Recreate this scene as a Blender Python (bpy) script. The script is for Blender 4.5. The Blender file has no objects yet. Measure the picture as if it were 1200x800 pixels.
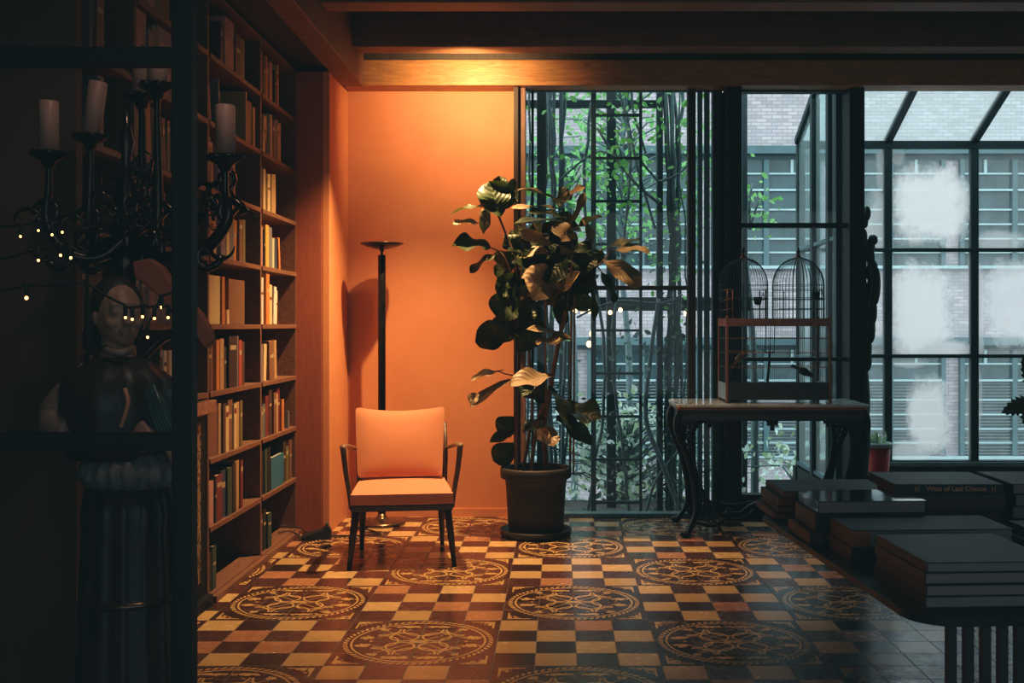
import bpy, math, random
from mathutils import Vector, Matrix, Euler
PI = math.pi
R = math.radians
sc = bpy.context.scene
col = sc.collection
rnd = random.Random(7)
EYE = 1.26
FPX = 1289.0

def P(px, py, Y):
    return Vector(((px - 655) * Y / FPX, Y, EYE + (381 - py) * Y / FPX))
def PX(px, Y): return (px - 655) * Y / FPX
def PZ(py, Y): return EYE + (381 - py) * Y / FPX

# ------------------------------------------------------------------ materials
class NT:
    def __init__(s, name):
        s.m = bpy.data.materials.new(name); s.m.use_nodes = True
        s.t = s.m.node_tree; s.n = s.t.nodes; s.l = s.t.links
        s.n.clear(); s.out = s.n.new('ShaderNodeOutputMaterial')
    def put(s, sock, v):
        if isinstance(v, bpy.types.NodeSocket): s.l.new(v, sock)
        else:
            if hasattr(sock, 'default_value'):
                if isinstance(v, (tuple, list)) and len(v) == 3 and len(sock.default_value) == 4: v = (*v, 1)
                sock.default_value = v
    def node(s, t, **kw):
        n = s.n.new(t)
        for k, v in kw.items():
            if k in n.inputs: s.put(n.inputs[k], v)
            else: setattr(n, k, v)
        return n
    def M(s, op, a, b=0.0, c=0.0):
        n = s.n.new('ShaderNodeMath'); n.operation = op
        s.put(n.inputs[0], a); s.put(n.inputs[1], b); s.put(n.inputs[2], c)
        return n.outputs[0]
    def mix(s, f, a, b):
        n = s.n.new('ShaderNodeMix'); n.data_type = 'RGBA'
        s.put(n.inputs[0], f); s.put(n.inputs[6], a); s.put(n.inputs[7], b)
        return n.outputs[2]
    def noise(s, vec, scale, detail=3.0, rough=.5, dist=0.0):
        n = s.n.new('ShaderNodeTexNoise')
        if vec is not None: s.put(n.inputs['Vector'], vec)
        n.inputs['Scale'].default_value = scale; n.inputs['Detail'].default_value = detail
        n.inputs['Roughness'].default_value = rough; n.inputs['Distortion'].default_value = dist
        return n.outputs['Fac']
    def ramp(s, f, stops):
        n = s.n.new('ShaderNodeValToRGB'); e = n.color_ramp.elements
        while len(e) < len(stops): e.new(.5)
        for q, (p, c) in zip(e, stops):
            q.position = p; q.color = (*c, 1) if len(c) == 3 else c
        s.put(n.inputs[0], f); return n.outputs[0]
    def scale(s, vec, v3):
        n = s.n.new('ShaderNodeMapping'); s.put(n.inputs['Vector'], vec); n.inputs['Scale'].default_value = v3
        return n.outputs[0]
    def obj(s): return s.node('ShaderNodeTexCoord').outputs['Object']
    def pos(s): return s.node('ShaderNodeNewGeometry').outputs['Position']
    def uv(s): return s.node('ShaderNodeTexCoord').outputs['UV']
    def bump(s, h, strength=.3, dist=.01):
        n = s.n.new('ShaderNodeBump'); s.put(n.inputs['Height'], h)
        n.inputs['Strength'].default_value = strength; n.inputs['Distance'].default_value = dist
        return n.outputs[0]
    def bsdf(s, color, rough=.5, metal=0.0, **kw):
        n = s.n.new('ShaderNodeBsdfPrincipled')
        s.put(n.inputs['Base Color'], color); s.put(n.inputs['Roughness'], rough); s.put(n.inputs['Metallic'], metal)
        for k, v in kw.items(): s.put(n.inputs[k.replace('_', ' ')], v)
        return n.outputs[0]
    def done(s, sh): s.l.new(sh, s.out.inputs[0]); return s.m

def plain(name, c, rough=.5, metal=0.0, var=.25, nscale=12, bump=.15, stretch=(1, 1, 1), **kw):
    t = NT(name); v = t.scale(t.obj(), stretch)
    f = t.noise(v, nscale, 5, .6)
    d = tuple(x * (1 - var) for x in c); l = tuple(min(1, x * (1 + var)) for x in c)
    colr = t.ramp(f, [(.3, d), (.7, l)])
    r2 = t.M('ADD', t.M('MULTIPLY', f, .2), rough - .1)
    return t.done(t.bsdf(colr, r2, metal, Normal=t.bump(f, bump, .004), **kw))

def wood(name, dark, light, rough=.45, stretch=(1, 12, 12), sc_=3.0):
    t = NT(name); v = t.scale(t.obj(), stretch)
    f = t.noise(v, sc_, 6, .65, 1.5); g = t.noise(v, sc_ * 6, 4, .7)
    h = t.M('ADD', t.M('MULTIPLY', f, .7), t.M('MULTIPLY', g, .3))
    return t.done(t.bsdf(t.ramp(h, [(.32, dark), (.62, light)]), rough, 0, Normal=t.bump(h, .25, .004)))

def thin_glass(name, tint=(.86, .96, .97), mul=1.0):
    t = NT(name)
    fr = t.node('ShaderNodeFresnel', IOR=1.45).outputs[0]
    tr = t.node('ShaderNodeBsdfTransparent', Color=tint).outputs[0]
    gl = t.node('ShaderNodeBsdfGlossy', Color=(1, 1, 1), Roughness=.02).outputs[0]
    mx = t.node('ShaderNodeMixShader'); t.put(mx.inputs[0], t.M('MULTIPLY', fr, mul)); t.l.new(tr, mx.inputs[1]); t.l.new(gl, mx.inputs[2])
    return t.done(mx.outputs[0])

def fog_glass(name, blobs, base=.06, dirt=.25, tint=(.86, .96, .97)):
    """window pane with milky condensation; blobs = (cx, cy, rx, ry, amount) in the pane's UV"""
    t = NT(name); uv = t.uv()
    sp = t.node('ShaderNodeSeparateXYZ', Vector=uv)
    x, y = sp.outputs[0], sp.outputs[1]
    n1 = t.noise(uv, 3.2, 6, .62, .4); n2 = t.noise(t.scale(uv, (1, 1, 1)), 14, 4, .6)
    tot = None
    for cx, cy, rx, ry, am in blobs:
        dx = t.M('DIVIDE', t.M('SUBTRACT', x, cx), rx); dy = t.M('DIVIDE', t.M('SUBTRACT', y, cy), ry)
        d = t.M('SQRT', t.M('ADD', t.M('POWER', t.M('ABSOLUTE', dx), 2.6), t.M('POWER', t.M('ABSOLUTE', dy), 2.6)))
        d = t.M('ADD', d, t.M('MULTIPLY', t.M('SUBTRACT', n1, .5), 1.1))
        d = t.M('ADD', d, t.M('MULTIPLY', t.M('SUBTRACT', n2, .5), .35))
        mr = t.node('ShaderNodeMapRange'); mr.interpolation_type = 'SMOOTHSTEP'
        t.put(mr.inputs[0], d); mr.inputs[1].default_value = .45; mr.inputs[2].default_value = 1.2
        mr.inputs[3].default_value = am; mr.inputs[4].default_value = 0
        tot = mr.outputs[0] if tot is None else t.M('MAXIMUM', tot, mr.outputs[0])
    # grime near the edges
    e = t.M('MINIMUM', t.M('MINIMUM', x, t.M('SUBTRACT', 1, x)), t.M('MINIMUM', y, t.M('SUBTRACT', 1, y)))
    ed = t.M('MULTIPLY', t.M('MAXIMUM', t.M('SUBTRACT', .07, e), 0), dirt * 14)
    ed = t.M('MULTIPLY', ed, n2)
    haze = t.M('ADD', ed, t.M('MULTIPLY', n1, base * 2))
    f = haze if tot is None else t.M('MAXIMUM', tot, haze)
    tr = t.node('ShaderNodeBsdfTransparent', Color=tint).outputs[0]
    tl = t.node('ShaderNodeBsdfTranslucent', Color=(1, 1, 1)).outputs[0]
    df = t.node('ShaderNodeBsdfDiffuse', Color=(.8, .9, .92)).outputs[0]
    m1 = t.node('ShaderNodeMixShader'); m1.inputs[0].default_value = .05; t.l.new(tl, m1.inputs[1]); t.l.new(df, m1.inputs[2])
    mx = t.node('ShaderNodeMixShader'); t.put(mx.inputs[0], f); t.l.new(tr, mx.inputs[1]); t.l.new(m1.outputs[0], mx.inputs[2])
    gl = t.node('ShaderNodeBsdfGlossy', Roughness=.05).outputs[0]
    m2 = t.node('ShaderNodeMixShader'); m2.inputs[0].default_value = .03; t.l.new(mx.outputs[0], m2.inputs[1]); t.l.new(gl, m2.inputs[2])
    return t.done(m2.outputs[0])

def emit(name, c, s):
    t = NT(name); return t.done(t.node('ShaderNodeEmission', Color=(*c, 1), Strength=s).outputs[0])

# ---- floor: encaustic tile, 4x4 plain checker blocks alternating with 4x4 medallions
TW = .1566
def floor_mat():
    t = NT('encaustic_tile'); M = t.M
    sp = t.node('ShaderNodeSeparateXYZ', Vector=t.pos())
    U = M('ADD', M('DIVIDE', sp.outputs[0], TW), 1.57 + 40)
    V = M('ADD', M('DIVIDE', sp.outputs[1], TW), 10.0 + 0)
    bi = M('FLOOR', M('DIVIDE', U, 4)); bj = M('FLOOR', M('DIVIDE', V, 4))
    med = M('SUBTRACT', 1, M('MODULO', M('ADD', bi, bj), 2))
    x = M('SUBTRACT', M('SUBTRACT', U, M('MULTIPLY', bi, 4)), 2); y = M('SUBTRACT', M('SUBTRACT', V, M('MULTIPLY', bj, 4)), 2)
    iu, iv = M('FLOOR', U), M('FLOOR', V)
    chk = M('MODULO', M('ADD', iu, iv), 2)
    ax, ay = M('ABSOLUTE', x), M('ABSOLUTE', y)
    r = M('SQRT', M('ADD', M('MULTIPLY', x, x), M('MULTIPLY', y, y)))
    th = M('ARCTAN2', y, x)
    cv = t.node('ShaderNodeCombineXYZ', X=U, Y=V, Z=0.0).outputs[0]
    nz = t.noise(cv, 3.0, 4, .6); nf = t.noise(cv, 9.0, 3, .6); nw = t.noise(cv, .35, 2, .5)
    def band(v, a, b): return M('MULTIPLY', M('GREATER_THAN', v, a), M('LESS_THAN', v, b))
    def line(v, c, w): return M('LESS_THAN', M('ABSOLUTE', M('SUBTRACT', v, c)), w)
    def dist(cx, cy, sx=1, sy=1):
        a = M('DIVIDE', M('SUBTRACT', ax, cx), sx); b = M('DIVIDE', M('SUBTRACT', ay, cy), sy)
        return M('SQRT', M('ADD', M('MULTIPLY', a, a), M('MULTIPLY', b, b)))
    def mx(*a):
        o = a[0]
        for q in a[1:]: o = M('MAXIMUM', o, q)
        return o
    rope = M('MULTIPLY', band(r, 1.78, 1.90), M('GREATER_THAN', M('SINE', M('ADD', M('MULTIPLY', th, 64), M('MULTIPLY', r, 26))), -.25))
    ring = line(r, 1.69, .028)
    inner = M('LESS_THAN', mx(ax, ay), 1.12)
    ros = mx(line(dist(.42, .42), .36, .03), line(dist(1.05, 0), .52, .028), line(dist(0, 1.05), .52, .028),
             line(dist(1.1, 1.1), .5, .028), line(M('ADD', ax, ay), 1.45, .022), M('LESS_THAN', dist(0, 0, .24, .12), 1),
             M('MULTIPLY', line(M('SUBTRACT', ax, ay), 0, .02), M('GREATER_THAN', r, .25)))
    ros = M('MULTIPLY', ros, inner)
    wob = M('MULTIPLY', M('SUBTRACT', nf, .5), 3.4)
    def blob(cx, cy, sx, sy): return M('LESS_THAN', M('ADD', dist(cx, cy, sx, sy), wob), 1)
    an = mx(blob(1.36, .34, .2, .13), blob(.42, 1.36, .34, .09), blob(1.22, .0, .05, .05), blob(1.02, 1.1, .12, .1))
    corner = M('MULTIPLY', M('GREATER_THAN', M('ADD', ax, ay), 3.13), M('MULTIPLY', M('LESS_THAN', mx(ax, ay), 1.84), M('GREATER_THAN', M('ADD', nf, M('MULTIPLY', M('SUBTRACT', M('ADD', ax, ay), 3.2), .25)), .52)))
    corner = mx(corner, M('MULTIPLY', M('GREATER_THAN', r, 2.1), M('MULTIPLY', line(mx(ax, ay), 1.82, .025), M('GREATER_THAN', M('MINIMUM', ax, ay), 1.2))))
    pat = mx(rope, ring, ros, an, corner)
    pat = M('MULTIPLY', pat, M('GREATER_THAN', nz, .27))      # worn away here and there
    rv = t.node('ShaderNodeTexWhiteNoise'); rv.noise_dimensions = '2D'
    t.put(rv.inputs['Vector'], t.node('ShaderNodeCombineXYZ', X=iu, Y=iv, Z=0.0).outputs[0])
    rval = rv.outputs['Value']
    cream = t.mix(rval, (.58, .37, .17), (.74, .50, .25))
    cream = t.mix(M('GREATER_THAN', rval, .78), cream, (.47, .22, .12))
    dark = t.mix(rval, (.040, .018, .014), (.10, .036, .024))
    plainc = t.mix(chk, dark, cream)
    medc = t.mix(pat, t.mix(rval, (.05, .02, .014), (.085, .032, .02)), (.70, .46, .20))
    c = t.mix(med, plainc, medc)
    fu = M('ABSOLUTE', M('SUBTRACT', M('FRACT', U), .5)); fv = M('ABSOLUTE', M('SUBTRACT', M('FRACT', V), .5))
    gr = M('GREATER_THAN', mx(fu, fv), .487)
    c = t.mix(M('MULTIPLY', gr, .75), c, (.03, .02, .017))
    grime = t.ramp(t.noise(cv, 1.3, 6, .7), [(.3, (.78, .76, .74)), (.6, (1, 1, 1))])
    mn = t.n.new('ShaderNodeMix'); mn.data_type = 'RGBA'; mn.blend_type = 'MULTIPLY'; mn.inputs[0].default_value = .8
    t.put(mn.inputs[6], c); t.put(mn.inputs[7], grime); c = mn.outputs[2]
    rough = M('ADD', M('MULTIPLY', nz, .3), M('ADD', M('MULTIPLY', rval, .08), .04))
    rough = M('ADD', rough, M('MULTIPLY', gr, .4))
    h = M('ADD', M('MULTIPLY', nw, 1.0), M('ADD', M('MULTIPLY', nz, .05), M('MULTIPLY', gr, -.12)))
    # each tile sits at its own slight tilt
    tilt = M('MULTIPLY', M('SUBTRACT', M('FRACT', V), .5), M('SUBTRACT', rval, .5))
    h = M('ADD', h, M('MULTIPLY', tilt, .35))
    return t.done(t.bsdf(c, rough, 0, Normal=t.bump(h, .35, .012), Specular_IOR_Level=.8))

def brick_mat():
    t = NT('painted_brick')
    sp = t.node('ShaderNodeSeparateXYZ', Vector=t.pos())
    cv = t.node('ShaderNodeCombineXYZ', X=sp.outputs[0], Y=sp.outputs[2], Z=0.0).outputs[0]
    b = t.n.new('ShaderNodeTexBrick'); t.put(b.inputs['Vector'], cv)
    b.inputs['Scale'].default_value = 1; b.inputs['Brick Width'].default_value = .17; b.inputs['Row Height'].default_value = .058
    b.inputs['Mortar Size'].default_value = .0065; b.inputs['Mortar Smooth'].default_value = .3; b.inputs['Bias'].default_value = .1
    b.inputs['Color1'].default_value = (.50, .43, .455, 1); b.inputs['Color2'].default_value = (.29, .255, .275, 1); b.inputs['Mortar'].default_value = (.17, .16, .18, 1)
    n = t.noise(cv, 2.2, 6, .7)
    c = t.mix(t.M('MULTIPLY', n, .45), b.outputs[0], (.45, .43, .46))
    return t.done(t.bsdf(c, .8, 0, Normal=t.bump(b.outputs['Fac'], -.4, .01)))

def wall_mat(name, c, c2, s=1.2):
    t = NT(name); p = t.pos()
    n = t.noise(p, s, 6, .62, .3); f = t.noise(p, 70, 3, .6)
    h = t.M('ADD', t.M('MULTIPLY', n, .3), t.M('MULTIPLY', f, .7))
    return t.done(t.bsdf(t.ramp(n, [(.32, c2), (.68, c)]), .75, 0, Normal=t.bump(h, .25, .004)))

def leaf_mat(name, top, under, rough=.35, scale_u=1.0):
    t = NT(name); uv = t.uv(); sp = t.node('ShaderNodeSeparateXYZ', Vector=uv); M = t.M
    u, v = sp.outputs[0], sp.outputs[1]; au = M('ABSOLUTE', M('SUBTRACT', u, .5))
    mid = M('LESS_THAN', au, .02)
    q = M('FRACT', M('SUBTRACT', M('MULTIPLY', v, 7), M('MULTIPLY', au, 5)))
    vein = M('LESS_THAN', M('ABSOLUTE', M('SUBTRACT', q, .5)), .07)
    vv = M('MAXIMUM', mid, M('MULTIPLY', vein, .8))
    n = t.noise(t.obj(), 6, 4, .6)
    tc = t.ramp(n, [(.3, tuple(x * .6 for x in top)), (.7, top)])
    c1 = t.mix(M('MULTIPLY', vv, .55), tc, tuple(min(1, x * 2.2 + .03) for x in top))
    c2 = t.mix(M('MULTIPLY', vv, .6), under, tuple(min(1, x * 1.5) for x in under))
    bf = t.node('ShaderNodeNewGeometry').outputs['Backfacing']
    c = t.mix(bf, c1, c2)
    bulge = M('SINE', M('MULTIPLY', q, 6.283))
    b = t.bsdf(c, rough, 0, Normal=t.bump(M('ADD', M('MULTIPLY', vv, 1.0), M('MULTIPLY', bulge, .3)), .5, .006))
    tl = t.node('ShaderNodeBsdfTranslucent', Color=(top[0] * 1.6, top[1] * 1.8, top[2] * .8, 1)).outputs[0]
    mx = t.node('ShaderNodeMixShader'); mx.inputs[0].default_value = .18; t.l.new(b, mx.inputs[1]); t.l.new(tl, mx.inputs[2])
    return t.done(mx.outputs[0])

def rug_carving():
    t = NT('gilded_carving'); p = t.pos(); sp = t.node('ShaderNodeSeparateXYZ', Vector=p); M = t.M
    z, y = sp.outputs[2], sp.outputs[1]
    fz = M('SUBTRACT', M('FRACT', M('DIVIDE', z, .15)), .5)
    d = M('SQRT', M('ADD', M('POWER', M('MULTIPLY', fz, .15), 2), M('POWER', M('SUBTRACT', y, 4.78), 2)))
    ring = M('LESS_THAN', M('ABSOLUTE', M('SUBTRACT', d, .03)), .012)
    n = t.noise(p, 34, 3, .6, 1.2)
    sw = M('MAXIMUM', ring, M('MULTIPLY', M('GREATER_THAN', n, .49), M('GREATER_THAN', d, .045)))
    c = t.mix(sw, (.008, .007, .005), (.42, .33, .17))
    return t.done(t.bsdf(c, .45, .2, Normal=t.bump(sw, .6, .01)))

M = {}
M['floor'] = floor_mat()
M['orange'] = wall_mat('orange_plaster', (.70, .285, .15), (.60, .22, .105))
M['brown_wall'] = wall_mat('dark_brown_plaster', (.14, .075, .05), (.10, .05, .04))
M['dark_wall'] = wall_mat('dark_plaster', (.05, .045, .045), (.035, .03, .03))
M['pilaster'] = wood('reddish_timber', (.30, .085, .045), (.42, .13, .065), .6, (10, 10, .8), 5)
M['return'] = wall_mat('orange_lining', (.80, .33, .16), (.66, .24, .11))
M['beam'] = wood('beam_timber', (.20, .085, .035), (.50, .24, .09), .5, (1, 9, 9), 4)
M['beam2'] = wood('dark_beam_timber', (.12, .06, .035), (.26, .13, .07), .6, (1, 9, 9), 4)
M['ceiling'] = wood('ceiling_boards', (.03, .024, .02), (.055, .042, .034), .7, (6, 1, 1), 3)
M['shelf'] = wood('shelf_timber', (.10, .045, .028), (.24, .115, .065), .5, (12, 1, 12), 4)
M['shelf_back'] = plain('bookcase_interior', (.006, .008, .008), .8, bump=.05)
M['black'] = plain('black_metal', (.012, .014, .015), .55, .2, bump=.05, nscale=30)
M['steel'] = plain('dark_teal_steel', (.018, .035, .042), .5, .3, bump=.1, nscale=20)
M['steel2'] = plain('teal_grey_aluminium', (.10, .17, .19), .4, .4, bump=.1, nscale=20)
M['blackwood'] = wood('brown_black_post', (.012, .008, .006), (.05, .025, .016), .5, (10, 10, 1), 4)
M['postwood'] = wood('post_timber', (.10, .05, .035), (.24, .13, .09), .5, (10, 10, 1), 4)
M['glass'] = thin_glass('window_glass')
M['glass_clear'] = thin_glass('partition_glass', (.93, .95, .95), .8)
M['brick'] = brick_mat()
M['teal'] = plain('teal_paint', (.06, .115, .13), .6, var=.2, nscale=3)
M['teal_light'] = plain('pale_teal_ledge', (.33, .45, .47), .6, var=.12, nscale=4)
M['lintel'] = plain('dark_lintel', (.05, .08, .09), .7)
M['wpane'] = plain('dark_window_pane', (.030, .06, .068), .15, var=.5, nscale=2.5, bump=.02, stretch=(1, 1, .5))
M['louvre'] = plain('grey_louvre', (.12, .15, .16), .6, var=.25, nscale=8)
M['ground'] = plain('courtyard_paving', (.10, .13, .13), .8, nscale=3)
M['fabric'] = plain('orange_fabric', (.74, .285, .15), .85, var=.06, nscale=220, bump=.25, Sheen_Weight=.25)
M['chairwood'] = wood('walnut', (.045, .022, .016), (.12, .06, .04), .4, (8, 8, 1), 5)
M['chairarm'] = wood('worn_walnut', (.12, .06, .035), (.26, .14, .08), .4, (8, 1, 8), 5)
M['lamp'] = plain('black_lamp_metal', (.018, .014, .012), .3, .6, bump=.03, nscale=25)
M['lampbase'] = plain('bronze_lamp_base', (.16, .10, .06), .25, .8, bump=.05, nscale=25)
M['pot'] = plain('weathered_dark_pot', (.026, .020, .019), .6, var=.65, nscale=5, bump=.4, stretch=(1, 1, .4))
M['soil'] = plain('potting_soil', (.02, .014, .01), .95, nscale=60, bump=.8)
M['leaf'] = leaf_mat('fig_leaf', (.030, .048, .016), (.34, .24, .145), .42)
M['bark'] = plain('fig_bark', (.22, .12, .06), .6, var=.4, nscale=40)
M['cane'] = plain('thin_cane', (.13, .07, .04), .6, var=.3, nscale=30)
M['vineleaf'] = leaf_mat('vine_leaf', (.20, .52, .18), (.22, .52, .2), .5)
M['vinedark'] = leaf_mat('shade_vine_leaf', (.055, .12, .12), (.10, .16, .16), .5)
M['paleleaf'] = leaf_mat('pale_shrub_leaf', (.55, .68, .68), (.55, .68, .68), .5)
M['vinestem'] = plain('vine_bark', (.10, .15, .16), .8, var=.5, nscale=30, bump=.6, stretch=(3, 3, 1))
M['marble'] = plain('pale_marble', (.62, .66, .66), .12, var=.25, nscale=5, bump=.02)
M['marble_brown'] = plain('brown_marble', (.26, .15, .11), .25, var=.4, nscale=14, bump=.03)
M['iron'] = plain('cast_iron', (.014, .013, .012), .35, .6, bump=.3, nscale=40)
M['ironwood'] = wood('carved_black_wood', (.010, .009, .008), (.045, .030, .018), .35, (1, 8, 8), 5)
M['cagewood'] = wood('cage_timber', (.16, .055, .025), (.36, .13, .05), .35, (1, 10, 10), 4)
t_ = NT('chipped_painted_cage_base'); f_ = t_.noise(t_.scale(t_.obj(), (4, 4, 22)), 3.5, 6, .7, .5)
M['cagebase'] = t_.done(t_.bsdf(t_.ramp(f_, [(.50, (.022, .014, .010)), (.62, (.05, .025, .012)), (.72, (.34, .13, .035))]), .35, 0, Normal=t_.bump(f_, .4, .003)))
M['copper'] = plain('copper_wire', (.30, .11, .05), .35, .8, bump=.02)
M['wire'] = plain('dark_cage_wire', (.03, .035, .035), .4, .6, bump=.02)
M['bird'] = plain('brown_feather', (.23, .12, .06), .7, var=.6, nscale=50, bump=.4)
M['birddark'] = plain('dark_feather', (.02, .02, .022), .6, var=.4, nscale=50, bump=.4)
M['birdwhite'] = plain('grey_feather', (.45, .47, .45), .7, var=.4, nscale=50)
M['beak'] = plain('beak_horn', (.25, .12, .03), .4)
M['cactus'] = plain('cactus_skin', (.018, .036, .026), .55, var=.4, nscale=25, bump=.4)
M['redpot'] = plain('red_plastic_pot', (.52, .022, .022), .4, var=.12, nscale=6, bump=.03)
M['greyrim'] = plain('grey_pot_rim', (.28, .36, .37), .4, var=.15)
M['wax'] = plain('pink_wax', (.45, .27, .22), .45, var=.1, nscale=15, bump=.2, Subsurface_Weight=.1)
M['ornate'] = plain('dark_ornate_bronze', (.06, .045, .04), .2, .8, var=.4, nscale=30, bump=.4)
M['statue'] = plain('painted_carved_skin', (.42, .24, .16), .5, var=.25, nscale=18, bump=.4)
M['hair'] = plain('carved_dark_hair', (.03, .02, .015), .6, bump=.6, nscale=50, stretch=(1, 1, .3))
M['gown'] = plain('dark_carved_gown', (.045, .03, .028), .4, var=.5, nscale=12, bump=.4, stretch=(4, 4, .6))
M['cloak'] = plain('blue_green_carved_cloak', (.035, .075, .09), .35, var=.5, nscale=12, bump=.4, stretch=(4, 4, .6))
M['ruff'] = plain('grey_carved_fur', (.22, .20, .19), .6, var=.5, nscale=20, bump=.8, stretch=(5, 5, .6))
M['sleeve'] = plain('pale_carved_sleeve', (.30, .20, .16), .5, var=.3, nscale=8, bump=.3)
M['pink'] = plain('pink_carved_robe', (.36, .16, .12), .45, var=.3, nscale=10, bump=.3)
M['bulb'] = emit('bulb_reflection', (1, .42, .12), 7)  # glow standing in for bulbs reflected in the partition glass
M['bulbout'] = emit('outdoor_bulb', (1, .62, .32), 3.5)
M['cord'] = plain('black_cord', (.015, .013, .012), .5, bump=.02)
M['carving'] = rug_carving()
M['cabinet'] = plain('black_lacquer', (.008, .008, .008), .6, Specular_IOR_Level=.15, bump=.05)
M['page'] = plain('book_pages', (.33, .31, .30), .8, var=.12, nscale=90, bump=.3, stretch=(.1, .1, 6))
M['page_dim'] = plain('aged_book_pages', (.12, .085, .075), .8, var=.15, nscale=90, bump=.3, stretch=(.1, .1, 6))
M['page_warm'] = plain('cream_pages', (.62, .48, .28), .8, var=.1, nscale=90, bump=.2)
M['coverdark'] = plain('dark_slate_cover', (.012, .030, .038), .5, var=.15, bump=.05, nscale=60)
M['coverblue'] = plain('navy_cover', (.010, .032, .055), .5, var=.12, bump=.05, nscale=60)
M['covergloss'] = plain('glossy_black_cover', (.02, .03, .034), .12, var=.1, bump=.0, Coat_Weight=1.0, Coat_Roughness=.04, nscale=8)
M['coverteal'] = plain('deep_teal_cover', (.012, .044, .054), .5, var=.12, bump=.05, nscale=60)
M['coverbrown'] = plain('dark_brown_cover', (.045, .022, .016), .5, var=.3, bump=.1, nscale=30)
M['foil'] = plain('copper_foil', (.85, .38, .20), .5, .0, bump=.02)
M['copperend'] = plain('copper_slipcase', (.40, .14, .07), .5, .0, bump=.05)
M['tabletop'] = plain('dark_stone_top', (.024, .028, .030), .45, Specular_IOR_Level=.35, var=.2, bump=.05, nscale=10)
M['slat'] = plain('dark_grey_slat', (.045, .050, .052), .5, bump=.05)

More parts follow.
